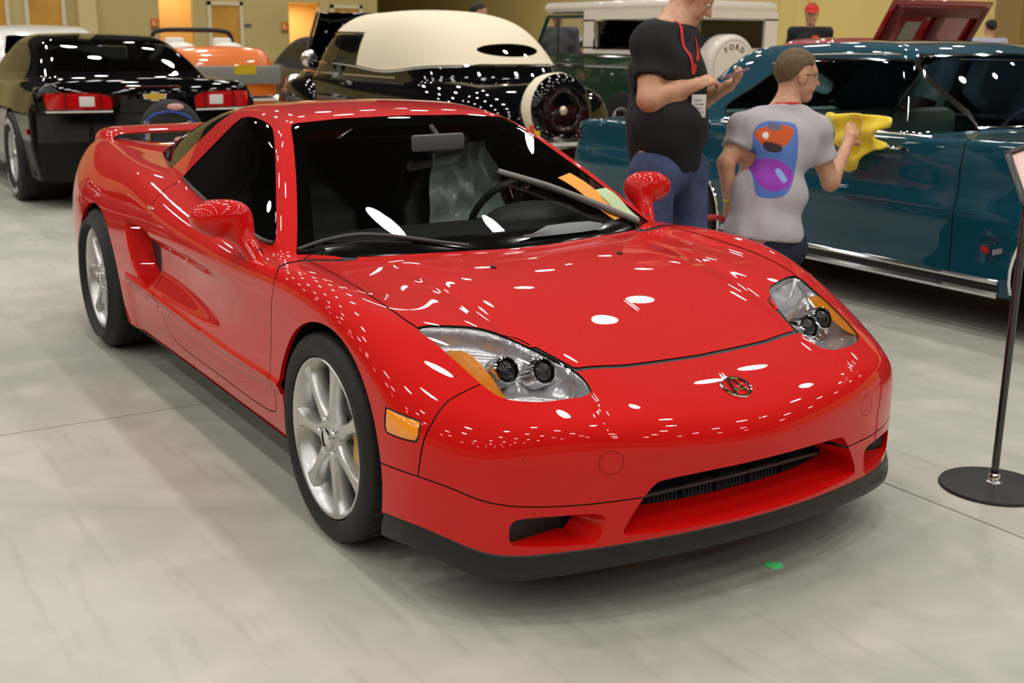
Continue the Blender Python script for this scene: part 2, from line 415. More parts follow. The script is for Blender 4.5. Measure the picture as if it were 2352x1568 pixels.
door(1, 1.85, 2.66, 2.35); door(2, 2.97, 3.80, 2.35); door(3, 6.94, 7.78, 2.15); door(4, 10.0, 10.84, 2.14)
struct('trim_1', MB().box((X0, 4.05, 0), (X0+.18, 4.42, ZC)), pmat('pale tan pilaster', srgb(210, 194, 140), rough=.7))
struct('trim_2', MB().box((X0, 11.0, 0), (X0+.02, 11.26, ZC)), MWA)
def sign(name, y, z, w, h, col, label, text=None, cat='sign'):
    o = MB().box((X0+.002, y-w/2, z-h/2), (X0+.02, y+w/2, z+h/2)).build(name, col); tag(o, label, cat); return o
for y, z, nm in ((5.715, 1.66, 'left'), (8.81, 1.62, 'right')):
    o = sign('room_sign', y, z, .19, .19, pmat('orange sign', srgb(206, 116, 44), rough=.5), 'small orange square wall sign beside the %s lit alcove' % nm)
    MB().box((X0+.02, y-.03, z-.03), (X0+.022, y-.012, z+.05)).box((X0+.02, y-.03, z-.045), (X0+.022, y+.04, z-.03)).build('pictogram', pmat('sign white', (.8, .78, .7, 1), rough=.5), o)
    MB().box((X0+.002, y-.09, z-.15), (X0+.015, y+.09, z-.11)).build('name_strip', pmat('sign brown', srgb(110, 84, 52), rough=.5), o)
sign('wall_plaque', 7.885, 1.625, .19, .06, pmat('blue grey plaque', srgb(70, 84, 110), rough=.5), 'small blue grey plaque on the wall right of the third door')
o = sign('wall_box', 4.23, 2.10, .13, .16, pmat('white box', (.8, .8, .76, 1), rough=.5), 'white alarm box high on the pale pilaster at left', cat='alarm'); MB().ball((X0+.03, 4.23, 1.97), (.03, .04, .05), 10, 8).build('sensor_dome', pmat('brown dome', srgb(110, 84, 52), rough=.5), o)
# recessed side wall made of tall partition panels
sidew = struct('wall_left', MB().box((-37, Y1, 0), (X1, Y1+.2, ZC)), pmat('partition core', srgb(120, 104, 62), rough=.8))
px = [-37, -34.6, -31.2, -27.82, -26.95, -24.4, -21.9, -19.4, -16.87, -16.34, -15.76, -13.2, -10.645, -8.2, -5.7, -3.2, -.7, 1.8, 4.3, 6.8, 9.3, 11.8, 14.3, 16.8, X1]
for a, b in zip(px[:-1], px[1:]): MB().box((a+.008, Y1-.05, .06), (b-.008, Y1, ZC)).build('wall_panel', MWB, sidew)
struct('trim_3', MB().box((-10.64, Y1-.45, 0), (-10.1, Y1-.05, ZC)), pmat('brown tan column', srgb(150, 122, 70), rough=.75))
struct('trim_4', MB().box((-15.75, Y1-.12, 0), (-15.45, Y1-.05, ZC)), MWB)
struct('wall_return', MB().box((-37, 11.06, 0), (X0, 11.26, ZC)), MWA); struct('wall_far', MB().box((-37.2, 11, 0), (-37, Y1+.2, ZC)), MWA)
struct('wall_front', MB().box((X1, Y0-.2, 0), (X1+.2, Y1+.2, ZC)), MWA); struct('wall_right', MB().box((X0-.2, Y0-.2, 0), (X1+.2, Y0, ZC)), MWA)
struct('ceiling', MB().box((-37.2, Y0-.2, ZC), (X1+.2, Y1+.2, ZC+.2)), pmat('dark ceiling', (.030, .030, .029, 1), rough=.9))
for k, (y, w) in enumerate(((Y1-.07, .02),)): struct('baseboard_left', MB().box((-37, Y1-.07, 0), (X1, Y1-.05, .12)), pmat('dark base', (.05, .045, .04, 1), rough=.6))
struct('baseboard_back', MB().box((X0, Y0, 0), (X0+.02, 11.26, .12)), pmat('dark base', (.05, .045, .04, 1), rough=.6))
# unseen dark bands added over the upper walls to blacken reflections and cut bounce
MUP = pmat('added charcoal wall band', (.035, .034, .033, 1), rough=.9); ZU = 4.6
for n_, (a, b) in enumerate((((X0, Y0, ZU), (X0+.03, 11.26, ZC)), ((-37, Y1-.08, ZU), (X1, Y1-.05, ZC)), ((X1-.03, Y0, ZU), (X1, Y1, ZC)), ((X0, Y0, ZU), (X1, Y0+.03, ZC)))): struct('trim_%d' % (n_+5), MB().box(a, b), MUP)
# high bay lamps
k = 0
for i in range(-6, 6):
    for j in range(-6, 6):
        l = bpy.data.lights.new('high_bay_lamp', 'AREA'); l.shape = 'DISK'; l.size = .48; l.energy = LAMP_POWER; l.spread = R(155); l.color = (1.0, .97, .92); ob = bpy.data.objects.new('high_bay_lamp', l); link(ob)
        ob.location = (-1.8+i*3.55+(j % 2)*.9, -.9+j*3.2, 8.9)
# ================================================================== red sports car
M_RED = pmat('red paint', srgb(204, 14, 10), rough=.45, spec=.08, coat=1.0, coat_rough=.012); M_RED.node_tree.nodes['Principled BSDF'].inputs['Coat IOR'].default_value = 1.40
M_BLK = pmat('black trim', (.006, .006, .006, 1), rough=.45)
M_RUB = pmat('tyre rubber', (.012, .012, .012, 1), rough=.62, bump=(60, .15, .002))
M_LIP = pmat('black lip plastic', (.012, .012, .012, 1), rough=.38)
M_ALU = pmat('silver alloy', (.62, .62, .61, 1), rough=.3, metal=.85, coat=.4)
M_CHR = pmat('chrome', (.85, .85, .86, 1), rough=.06, metal=1.0)
M_DARKIN = pmat('dark interior', (.006, .006, .007, 1), rough=.75)
M_WS = glass_mat('windscreen glass', (.80, .84, .82, 1))
M_TINT = glass_mat('dark tinted glass', (.22, .23, .23, 1))
nx_yk = [0, .25, .45, .6, .68, .76, .84, .92]
nx_xk = [.95, .85, .75, .65, .55, .42, .28, .1, -.1, -.3, -.5, -.9, -1.3, -1.8, -2.2, -2.6, -3.0, -3.3, -3.5]
nx_Zt = C2(nx_xk, nx_yk, [
 [.395, .395, .375, .335, .305, .260, .200, .13],   # .95
 [.470, .472, .458, .423, .394, .350, .295, .23],   # .85
 [.522, .526, .517, .486, .457, .416, .368, .31],   # .75
 [.556, .561, .561, .535, .507, .470, .425, .37],   # .65
 [.586, .591, .597, .582, .557, .520, .476, .42],   # .55
 [.622, .627, .632, .631, .617, .586, .540, .48],   # .42
 [.658, .662, .663, .668, .666, .650, .608, .54],   # .28
 [.697, .700, .697, .694, .697, .705, .678, .60],   # .1
 [.723, .724, .718, .709, .714, .731, .710, .638],  # -.1
 [.735, .735, .728, .722, .728, .734, .717, .655],  # -.3
 [.750, .748, .742, .736, .734, .728, .708, .660],  # -.5
 [.80, .80, .79, .772, .762, .742, .705, .66],      # -.9
 [.80, .80, .80, .795, .787, .765, .722, .67],      # -1.3
 [.80, .81, .82, .835, .832, .805, .755, .69],      # -1.8
 [.80, .81, .83, .852, .856, .838, .786, .715],     # -2.2
 [.83, .84, .857, .872, .872, .852, .800, .732],    # -2.6
 [.858, .862, .876, .892, .886, .852, .797, .73],   # -3.0
 [.855, .858, .874, .886, .870, .822, .760, .70],   # -3.3
 [.84, .842, .85, .845, .82, .77, .71, .65]])       # -3.5
nx_wx = [.85, .75, .70, .62, .5, .35, .2, 0, -.3, -.7, -1.2, -1.6, -2.0, -2.3, -2.6, -2.9, -3.15, -3.32, -3.45]
nx_wz = [.12, .2, .3, .4, .5, .6, .7, .8]
_wb = np.array([.42, .62, .690, .760, .820, .845, .856, .858, .850, .847, .847, .850, .854, .860, .863, .848, .808, .745, .64])
_wt = np.zeros((len(nx_wx), len(nx_wz)))
for _i, _x in enumerate(nx_wx):
    _fr = float(np.clip((_x+.2)/.5, 0, 1)); _re = float(np.clip((-1.5-_x)/.6, 0, 1)); _md = 1-_fr-_re
    _o = _fr*np.array([-.012, -.004, .0, .0, -.006, -.02, -.05, -.10])+_md*np.array([-.055, -.028, -.008, 0, -.004, -.004, -.012, -.05])+_re*np.array([-.05, -.03, -.012, -.003, .0, -.004, -.022, -.06])
    _wt[_i] = _wb[_i]+_o
nx_W = C2(nx_wx, nx_wz, _wt)
nx_wbelt = C1([-.2, -.5, -.9, -1.3, -1.8, -2.2, -2.6, -3.0], [.69, .722, .742, .742, .715, .66, .57, .46])
nx_zroof = C1([-.6, -.9, -1.15, -1.4, -1.6, -1.8, -2.2, -2.6, -3.0], [1.0, 1.075, 1.122, 1.146, 1.146, 1.13, 1.055, .945, .80])
nx_zcrease = C1([.1, -.4, -.8, -1.15, -1.6, -1.9], [.384, .386, .384, .393, .410, .42])
nx_zsill = C1([.1, -.25, -.83, -1.2, -1.55, -1.9], [.362, .360, .334, .341, .366, .388])
nx_zlip = C1([.25, .40, .55, .63, .70, .78, .88], [.200, .218, .220, .200, .182, .190, .203])
nx_zlipb = C1([.25, .40, .55, .63, .70, .78, .88], [.150, .160, .162, .140, .124, .138, .160])
nx_zchin = C1([.38, .52, .62, .69, .76, .85], [.352, .357, .343, .321, .313, .317])
def nx_body(x, y, z):
    xf = .874-.31*y*y-.06*np.maximum(y-.5, 0)**2 - .9*np.maximum(.2-z, 0)**2*0
    top = (z-nx_Zt(x, y))*.97
    # hood ridge lines
    yr = .43-.05*sstep(.2, .65, x)
    top = top+.006*np.exp(-((y-yr-.035)/.045)**2)*sstep(-.3, -.1, x)*(1-sstep(.6, .85, x))
    yl = .40+.20*(x-.58); top = top-.0045*np.exp(-((y-yl)/.012)**2)*sstep(.56, .64, x)*(1-sstep(.72, .82, x))
    w = nx_W(x, z)
    zlo = .41-.02*(x+1); zhi = .655+.0*x
    dep = .048*sstep(-.45, -1.62, x)*(1-sstep(-1.62, -1.95, x))
    w = w-dep*sstep(zlo-.005, zlo+.085, z)*(1-sstep(zhi-.075, zhi, z))
    # lower door crease
    zc = nx_zcrease(x); zs = nx_zsill(x); mid = sstep(.1, -.25, x)*(1-sstep(-1.9, -2.1, x))
    w = w+mid*(.010*np.exp(-((z-zc)/.011)**2)-.010*sstep(zs+.003, zs-.008, z))
    side = (y-w)*.97
    f = smax(top, side, .035+.05*sstep(-1.9, -2.6, x)+.04*sstep(.2, .6, x))
    f = smax(f, (x-xf)*.95, .050)
    xr = -3.43+.30*y**4+.06*np.maximum(.5-z, 0)
    f = smax(f, (xr-x)*.95, .09)
    return smax(f, .13-z, .015)
def nx_cabin(x, y, z):
    side = (y-(nx_wbelt(x)-.735*(z-.76)-.10*(z-.76)**2))*.79
    roof = (z-(nx_zroof(x)-.10*y*y))*.96
    xw = -.255-(z-.735)/.435-(.49-.84*(z-.73))*y*y
    return np.maximum(smax(smax(side, roof, .065), (x-xw)*.40, .018), .66-z)
def nx_f(P):
    x, y, z = P[:, 0], np.abs(P[:, 1]), P[:, 2]
    return smin(nx_body(x, y, z), nx_cabin(x, y, z), .012)
def xz(P): return P[:, [0, 2]]
def xy(P): return np.stack([P[:, 0], np.abs(P[:, 1])], 1)
def yz(P): return np.stack([np.abs(P[:, 1]), P[:, 2]], 1)
def build_nsx():
    V, Q = nets(nx_f, (-3.52, -.97, .06), (.98, .022, 1.20), .0115)
    s = SM(V, Q)
    s.region(lambda P: -P[:, 1], 'x', None); s.drop('x')                       # keep right half (y < 0)
    s.region(lambda P: P[:, 2]-np.where(P[:, 0] < .25, .19, nx_zlip(P[:, 0])), 'low')
    s.drop('low')
    # wheel arches
    FA, RA = (.040, .298, .343), (-2.47, .312, .356)
    for (cx, cz, r) in (FA, RA):
        s.region(lambda P: np.maximum(np.hypot(P[:, 0]-cx, P[:, 2]-cz)-r, np.abs(P[:, 1])*-1+.55), 'arch')
    # openings in the nose
    grille = smooth_poly([(-.40, .36), (.304, .362), (.345, .335), (.412, .235), (.40, .215), (-.40, .217)], 2)
    s.region(lambda P: np.maximum(poly_sd(np.stack([np.abs(P[:, 1]), P[:, 2]], 1), grille), .6-P[:, 0]), 'grille')
    fog = smooth_poly([(.440, .288), (.470, .212), (.485, .209), (.655, .209), (.668, .222), (.668, .268), (.650, .284), (.55, .289)], 2)
    s.region(lambda P: np.maximum(poly_sd(yz(P), fog), .5-P[:, 0]), 'fog')
    hl = catmull([(.285, .684), (.30, .60), (.347, .505), (.465, .438), (.578, .397), (.655, .398), (.684, .424), (.676, .50), (.657, .556), (.612, .618), (.550, .644), (.455, .662), (.368, .675)], 6, True)
    s.region(lambda P: np.maximum(poly_sd(xy(P), hl), .45-P[:, 2]), 'headlight', [''])
    mk = smooth_poly([(.392, .502), (.40, .506), (.51, .496), (.519, .490), (.522, .447), (.515, .440), (.405, .437), (.395, .443)], 2)
    s.region(lambda P: np.maximum(np.maximum(poly_sd(xz(P), mk), .6+P[:, 1]), np.abs(P[:, 0]-.45)-.2), 'marker', [''])
    scoop = catmull([(-1.985, .655), (-1.85, .660), (-1.67, .652), (-1.645, .62), (-1.65, .50), (-1.665, .435), (-1.72, .425), (-1.81, .440), (-1.89, .485), (-1.945, .555)], 4, True)
    s.region(lambda P: np.maximum(poly_sd(xz(P), scoop), .6+P[:, 1]), 'scoop', [''])
    # glass
    above = lambda P, d: d-(P[:, 2]-nx_Zt(P[:, 0], np.abs(P[:, 1])))
    cab = lambda P: nx_cabin(P[:, 0], np.abs(P[:, 1]), P[:, 2])-nx_body(P[:, 0], np.abs(P[:, 1]), P[:, 2])
    wsp = np.array([(-1, .6), (.75, .6), (.70, .735), (.655, .80), (.565, .93), (.470, 1.068), (.452, 1.086), (.43, 1.092), (.25, 1.104), (0, 1.108), (-1, 1.108)])
    s.region(lambda P: np.maximum(cab(P), np.maximum(-1.35-P[:, 0], -.0+P[:, 0])), 'cabin')
    s.region(lambda P: np.maximum(cab(P), P[:, 0]+1.2), 'cabin', [''])
    wsf = lambda P: np.maximum(poly_sd(yz(P), wsp), (-.30-(P[:, 2]-.735)/.435-.75*(.49-.84*(P[:, 2]-.73))*P[:, 1]**2-.055)-P[:, 0])
    s.region(wsf, 'windscreen', ['cabin'])
    sw = catmull([(-.60, .765), (-.80, .892), (-1.0, 1.00), (-1.14, 1.058), (-1.25, 1.082), (-1.42, 1.094), (-1.54, 1.088), (-1.58, 1.065), (-1.66, .98), (-1.775, .852), (-1.77, .838), (-1.3, .80), (-.95, .775), (-.68, .752)], 5, True)
    s.region(lambda P: np.maximum(poly_sd(xz(P), sw), .3+P[:, 1]), 'side_window', ['cabin'])
    rg = np.array([(-1.735, 1.5), (-1.735, 1.098), (-1.80, 1.05), (-2.05, .855), (-2.09, .82), (-2.3, .6), (-4, .6), (-4, 1.5)])
    s.region(lambda P: np.maximum(poly_sd(xz(P), rg), -2.62-P[:, 0]), 'rear_glass', ['cabin'])
    hood = np.array([(-.335, -1), (-.335, 0), (-.33, .25), (-.40, .50), (-.47, .66), (-.43, .702), (-.28, .704), (-.1, .704), (.05, .705), (.15, .702), (.236, .695), (.29, .684), (.33, .56), (.40, .45), (.582, .392), (.60, .25), (.605, 0), (.605, -1)])
    hoodf = lambda P: np.maximum(poly_sd(xy(P), hood), .3-P[:, 2])
    hfront = lambda P: np.maximum(hoodf(P), .5-P[:, 0])
    s.seam(lambda P: np.where(P[:, 0] > .45, hoodf(P)-.002, 1), .0075, [''])
    s.seam(lambda P: np.where(P[:, 0] > .45, 1, hoodf(P)), .0028, [''])
    door = np.concatenate([catmull([(-.52, .742), (-.42, .735), (-.345, .718), (-.325, .69), (-.338, .623), (-.360, .484), (-.366, .36), (-.385, .285), (-.44, .258), (-.60, .248), (-.9, .25), (-1.26, .25), (-1.43, .262), (-1.52, .30), (-1.56, .38), (-1.60, .42)], 4), catmull([(-1.645, .55), (-1.66, .64), (-1.67, .72), (-1.70, .78), (-1.77, .845)], 4), np.array([(-1.5, 1.0), (-.9, 1.0), (-.52, .80)])])
    doorf = lambda P: np.maximum(np.maximum(poly_sd(xz(P), door), .5+P[:, 1]), -cab(P)-.004)
    s.seam(doorf, .0020, [''])
    bl = np.array([(.55, 2), (.55, .590), (.540, .562), (.534, .543), (.541, .496), (.535, .443), (.524, .368), (.522, .33), (.522, -2), (2, -2), (2, 2)])
    blf = lambda P: np.maximum(np.maximum(poly_sd(xz(P), bl), .625+P[:, 1]), nx_zchin(P[:, 0])-P[:, 2])
    chinf = lambda P: np.maximum(P[:, 2]-nx_zchin(P[:, 0]), .30-P[:, 0])
    s.seam(chinf, .0018, [''])
    s.seam(lambda P: np.where((P[:, 1] < -.64) & (P[:, 2] > nx_zchin(P[:, 0])), np.maximum(poly_sd(xz(P), bl), -1), 1), .0019, [''])
    s.seam(lambda P: np.where(P[:, 0] > .6, np.hypot(np.abs(P[:, 1])-.444, P[:, 2]-.414)-.030, 1), .0008, [''], 'towseam')
    s.region(hoodf, 'hood', [''])
    s.region(doorf, 'door', [''])
    s.region(chinf, 'chin', [''])
    s.region(lambda P: np.where((P[:, 0] > .25), np.where(P[:, 1] > -.625, .28-P[:, 0], poly_sd(xz(P), bl)), 1), 'bumper', [''])
    s.region(lambda P: -.42-P[:, 0], 'fender', [''])
    s.region(lambda P: np.maximum(P[:, 2]-.36, np.maximum(P[:, 0]+.30, -1.95-P[:, 0])), 'sill', [''])
    s.region(lambda P: P[:, 0]*0-1, 'quarter', [''])
    # fender stops at the cabin; what is left of cabin is the roof
    car = empty('red_sports_car')
    tag(car, 'glossy red low two-door sports car with silver wheels in the foreground', 'car')
    def both(name, labs, mat, inward=0.0, sides='pair'):
        v, t = s.part(*labs)
        if len(t) == 0: print('EMPTY', labs); return
        n = vnormals(nx_f, v); v = v-n*inward
        v2, t2 = mirror_y(v, t); n2 = n*np.array([1, -1, 1])
        if sides == 'one':
            VV = np.concatenate([v, v2]); TT = np.concatenate([t, t2+len(v)]); NN = np.concatenate([n, n2])
            return [mesh_obj(name, VV, TT, mat, car, True, NN)]
        return [mesh_obj(name, v, t, mat, car, True, n), mesh_obj(name, v2, t2, mat, car, True, n2)]
    for nm, labs, sd in (('hood', ['hood'], 'one'), ('front_bumper', ['bumper'], 'one'), ('chin_spoiler', ['chin'], 'one'),
                         ('front_fender', ['fender'], 'pair'), ('door', ['door'], 'pair'), ('side_sill', ['sill'], 'pair'),
                         ('rear_quarter_panel', ['quarter'], 'one'), ('roof', ['cabin'], 'one')):
        both(nm, labs, M_RED, 0, sd)
    both('windscreen', ['windscreen'], M_WS, .003, 'one')
    both('side_window', ['side_window'], M_TINT, .003)
    both('rear_window', ['rear_glass'], M_TINT, .003, 'one')
    for sg in (1, -1):
        v, t = s.part('seam'); n = vnormals(nx_f, v); v = v-n*.0025
        if sg < 0: v, t = mirror_y(v, t)
        tag(mesh_obj('panel_seam', v, t, M_BLK, car, True), kind='stuff')
        v, t = s.part('towseam'); n = vnormals(nx_f, v); v = v-n*.001
        if sg < 0: v, t = mirror_y(v, t)
        mesh_obj('tow_cover_seam', v, t, pmat('dark red seam', srgb(120, 8, 8), rough=.5), car, True)
    return car, s
car, nxs = build_nsx()
# ------------------------------------------------------------------ red car: details
def bisect(f, P, axis, a, b, it=40):
    """roots of f along one axis between inside a and outside b"""
    lo = np.full(len(P), a, float); hi = np.full(len(P), b, float)
    for _ in range(it):
        m = (lo+hi)/2; Q = P.copy(); Q[:, axis] = m; ins = f(Q) < 0; lo = np.where(ins, m, lo); hi = np.where(ins, hi, m)
    Q = P.copy(); Q[:, axis] = (lo+hi)/2
    return Q
def grid_faces(n, m, wrap=False):
    return [(i*m+k, i*m+(k+1) % m, (i+1)*m+(k+1) % m, (i+1)*m+k) for i in range(n-1) for k in range(m if wrap else m-1)]
def pair(fn):
    for sg in (-1, 1): fn(sg)
M_AMB = pmat('amber lens', srgb(255, 162, 8), rough=.15, coat=1, emis=srgb(255, 150, 0), estr=.05, bump=(110, 1.0, .008))
M_REFL = pmat('headlight reflector', (.72, .71, .73, 1), rough=.22, metal=.62, bump=(70, .25, .004))
M_LENS = glass_mat('clear lamp lens', (.93, .93, .93, 1))
M_GOLD = pmat('gold brake caliper', srgb(196, 150, 52), rough=.35, metal=.6)
M_DISC = pmat('brake disc steel', (.32, .31, .30, 1), rough=.35, metal=1)
M_GREY = pmat('grey plastic', (.16, .17, .18, 1), rough=.5)
M_DASH = pmat('dashboard vinyl', (.035, .036, .035, 1), rough=.55)
M_PLAST = pmat('clear plastic sheet', (.74, .82, .78, 1), rough=.25, alpha=.9, coat=.5, bump=(14, .6, .03))
def nsx_parts(car, s):
    f = nx_f
    # inner walls of the openings
    def walls(name, label, disp, mat, extra=()):
        E = s.border([n for n in s.names if n not in (label, '_t')], label)
        if len(E) == 0: print('no border', label); return
        v, t = rim(s.V, E, disp)
        for sg in ((1, -1)):
            vv, tt = (v, t) if sg > 0 else mirror_y(v, t)
            mesh_obj(name, vv, tt, mat, car, False)
    E = s.border([n for n in s.names if n not in ('arch', '_t')], 'arch'); xm = s.V[E[:, 0], 0] > -1
    for mk_ in (xm, ~xm):
        v, t = rim(s.V, E[mk_], lambda A: np.stack([A[:, 0]*0, np.full(len(A), .014), A[:, 0]*0], 1))
        mesh_obj('wheel_arch_lip', v, t, M_RED, car); mesh_obj('wheel_arch_lip', *mirror_y(v, t), M_RED, car)
    def gd(A):
        dz = .030-.034*sstep(.225, .30, A[:, 2]); dy = .028*sstep(-.22, -.38, A[:, 1])
        return np.stack([np.full(len(A), -.11), dy, dz], 1)
    walls('intake_surround', 'grille', gd, M_RED)
    walls('intake_surround', 'fog', lambda A: np.stack([np.full(len(A), -.09), -.035+.035*sstep(-.47, -.53, A[:, 1])+.012*sstep(-.58, -.65, A[:, 1]), .014-.017*sstep(.22, .27, A[:, 2])], 1), M_RED)
    walls('scoop_surround', 'scoop', lambda A: np.stack([np.where(A[:, 0] < -1.72, .06, -.02), np.full(len(A), .10), A[:, 0]*0], 1), M_RED)
    walls('headlight_rim', 'headlight', lambda A: np.stack([A[:, 0]*0-.004, A[:, 0]*0, A[:, 0]*0-.03], 1), M_BLK)
    # dark boxes behind the openings, floor pan
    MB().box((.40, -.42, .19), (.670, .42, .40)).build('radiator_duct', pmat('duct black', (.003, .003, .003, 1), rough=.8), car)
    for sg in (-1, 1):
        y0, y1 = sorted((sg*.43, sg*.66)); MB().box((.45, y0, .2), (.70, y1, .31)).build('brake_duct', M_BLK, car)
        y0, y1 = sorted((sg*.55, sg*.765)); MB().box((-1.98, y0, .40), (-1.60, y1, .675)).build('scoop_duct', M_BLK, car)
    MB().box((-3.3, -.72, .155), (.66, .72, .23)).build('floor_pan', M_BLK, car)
    # grille bar and slotted plates
    MB().tube([(.765, -.31, .283), (.775, 0, .284), (.765, .31, .283)], .0045, 8).build('grille_bar', pmat('satin grey bar', (.07, .07, .065, 1), rough=.35), car)
    for k in range(6):
        y0 = -.36+k*.12; m = MB().box((.700, y0+.006, .215), (.703, y0+.114, .258)).box((.697, y0+.112, .215), (.712, y0+.126, .26))
        m.build('grille_plate', pmat('dark grille plate', (.006, .006, .0065, 1), rough=.6), car)
        r = MB()
        for q in range(7):
            yy = y0+.018+q*.0125
            r.box((.703, yy, .222), (.7065, yy+.004, .252))
        tag(r.build('grille_fins', pmat('grille fin', (.035, .035, .037, 1), rough=.4), car), kind='stuff')
    # black front lip
    ys = np.linspace(0, .60, 25); A = np.stack([ys*0, -ys, ys*0+.198], 1); A = bisect(f, A, 0, .3, 1.1)
    xs = np.linspace(A[-1, 0]-.012, .385, 22); B = np.stack([xs, xs*0, xs*0+.198], 1); B = bisect(f, B, 1, -.4, -1.0)
    pl = np.concatenate([A, B]); T = np.gradient(pl, axis=0); N = np.stack([-T[:, 1], T[:, 0]], 1); N /= np.linalg.norm(N, axis=1)[:, None]
    if N[0, 0] < 0: N = -N
    prof = [-.012, -.002, .003, .004, .010, .011, .009, -.02, -.05]; V = []
    for p, n in zip(pl, N):
        zt_, zb_ = float(nx_zlip(np.array([p[0]]))[0]), float(nx_zlipb(np.array([p[0]]))[0])
        for o, z in zip(prof, (zt_+.012, zt_+.008, zt_, zt_-.010, zt_*.5+zb_*.5, zt_*.25+zb_*.75, zb_, zb_-.004, zb_+.015)): V.append((p[0]+n[0]*o, p[1]+n[1]*o, z))
    V2 = [(x, -y, z) for x, y, z in V]; G = grid_faces(len(pl), len(prof))
    m = MB(); m.add(V, G, True); m.add(V2, [q[::-1] for q in G], True); m.build('front_lip', M_LIP, car)
    # black strip under the sills
    for sg in (-1, 1):
        x = np.linspace(-2.1, -.31, 20); W = nx_W(x, x*0+.19)-.004
        V = []; 
        for xx, w in zip(x, W): V += [(xx, sg*(w-.001), .194), (xx, sg*(w-.012), .178), (xx, sg*(w-.03), .160), (xx, sg*(w-.12), .150)]
        G = grid_faces(20, 4); MB().add(V, G if sg < 0 else [q[::-1] for q in G], True).build('sill_skirt', M_BLK, car)
    # wheel wells
    for cx, cz, r in ((.040, .298, .349), (-2.47, .312, .362)):
        for sg in (-1, 1):
            m = MB(); M = frame((cx, sg*.50, cz), (1, 0, 0), (0, 0, 1)) if sg < 0 else frame((cx, sg*.50, cz), (-1, 0, 0), (0, 0, 1))
            m.lathe([(.05, 0), (r, 0), (r, .325)], 32, M, True, R(-20), R(200)); m.build('wheel_well', M_BLK, car)
    # ---- wheels
    def wheel(cx, cz, yf, sg, rt, wd, front):
        M = frame((cx, sg*yf, cz), (1, 0, 0), (0, 0, 1)) if sg < 0 else frame((cx, sg*yf, cz), (-1, 0, 0), (0, 0, 1))
        m = MB()
        m.lathe([(.200, -wd+.03), (.198, -.12), (.200, -.05), (.207, -.030), (.213, -.014), (.219, -.004), (.2235, .003), (.2285, .005), (.2315, .002), (.2315, -.008)], 56, M)
        ns = 7
        for k in range(ns):
            a = 2*math.pi*(k+.5)/ns; V = []
            st = [(.040, .050, -.014), (.060, .052, -.010), (.085, .040, -.008), (.115, .034, -.007), (.150, .034, -.006), (.180, .040, -.006), (.203, .054, -.006), (.219, .074, -.004)]
            for r_, w, h in st:
                for u, d in ((-.5, -.042), (-.5, -.012), (-.36, -.001), (0, .0015), (.36, -.001), (.5, -.012), (.5, -.042)):
                    x = r_*(1 if r_ < .2 else math.cos(u*w/r_)); V.append(M @ Vector((x*math.cos(a)-u*w*math.sin(a), x*math.sin(a)+u*w*math.cos(a), h+d)))
            m.add(V, grid_faces(len(st), 7), True)
        m.lathe([(.0, -.004), (.034, -.004), (.036, -.010), (.050, -.011), (.062, -.012), (.068, -.030)], 28, M)
        w_ = m.build('wheel', M_ALU, car)
        t = MB(); o = rt-.302
        prof = [(.2315, -.006), (.236, .006), (.250, .013+o), (.268, .0155+o), (.284, .011), (.295+o*.7, .001), (.3005+o, -.012), (.302+o, -.03)]
        for g in (-.055, -.09, -.125): prof += [(.302+o, g+.006), (.2965+o, g+.004), (.2965+o, g-.004), (.302+o, g-.006)]
        prof += [(.302+o, -wd+.03), (.298+o, -wd+.012), (.28, -wd+.0), (.232, -wd+.02)]
        t.lathe(prof, 72, M); t.build('tyre', M_RUB, w_)
        # tread cuts on the shoulder
        c = MB()
        for k in range(44):
            a = 2*math.pi*k/44
            P = [(.3015+o, -.012), (.3035+o, -.028), (.3035+o, -.048)]
            V = []
            for q, (r_, h) in enumerate(P):
                for da in (-.006, .006):
                    aa = a+da+q*.02; V.append(M @ Vector((r_*math.cos(aa), r_*math.sin(aa), h)))
            c.add(V, [(0, 1, 3, 2), (2, 3, 5, 4)])
        tag(c.build('tread_cuts', pmat('tread groove', (.003, .003, .003, 1), rough=.9), w_), kind='stuff')
        b = MB().lathe([(.05, -.075), (.142, -.075), (.142, -.10), (.05, -.10)], 40, M).lathe([(.0, -.055), (.075, -.055), (.078, -.08)], 28, M); b.build('brake_disc', M_DISC, w_)
        c = MB(); a0, a1 = (R(-38), R(38)) if sg < 0 else (R(142), R(218))
        if not front: a0, a1 = (R(100), R(160)) if sg < 0 else (R(20), R(80))
        c.lathe([(.108, -.036), (.176, -.036), (.192, -.050), (.192, -.118), (.108, -.118)], 14, M, True, a0, a1)
        for q in range(12):
            aa = a0+(a1-a0)*(q+.5)/12
            p0, p1 = M @ Vector((.150*math.cos(aa), .150*math.sin(aa), -.034)), M @ Vector((.184*math.cos(aa), .184*math.sin(aa), -.042)); c.tube([p0, p1], .0028, 5)
        c.build('brake_caliper', M_GOLD, w_)
        for k in range(5):
            a = 2*math.pi*k/5+.5
            MB().lathe([(.0, .010), (.006, .009), (.0095, .004), (.010, -.010)], 10, M @ Matrix.Translation((.0525*math.cos(a), .0525*math.sin(a), -.008))).build('wheel_nut', M_CHR, w_)
        cp = MB().lathe([(.0, .002), (.026, .0015), (.031, -.002), (.032, -.008)], 24, M); cp.lathe([(.024, .0025), (.027, .004), (.029, .001)], 24, M); cp.build('centre_cap', M_CHR, w_)
    for sg in (-1, 1):
        wheel(0, .302, .83, sg, .302, .205, True); wheel(-2.53, .318, .842, sg, .318, .235, False)
    # ---- headlights
    hlp = catmull([(.285, .684), (.30, .60), (.347, .505), (.465, .438), (.578, .397), (.655, .398), (.684, .424), (.676, .50), (.657, .556), (.612, .618), (.550, .644), (.455, .662), (.368, .675)], 6, True)
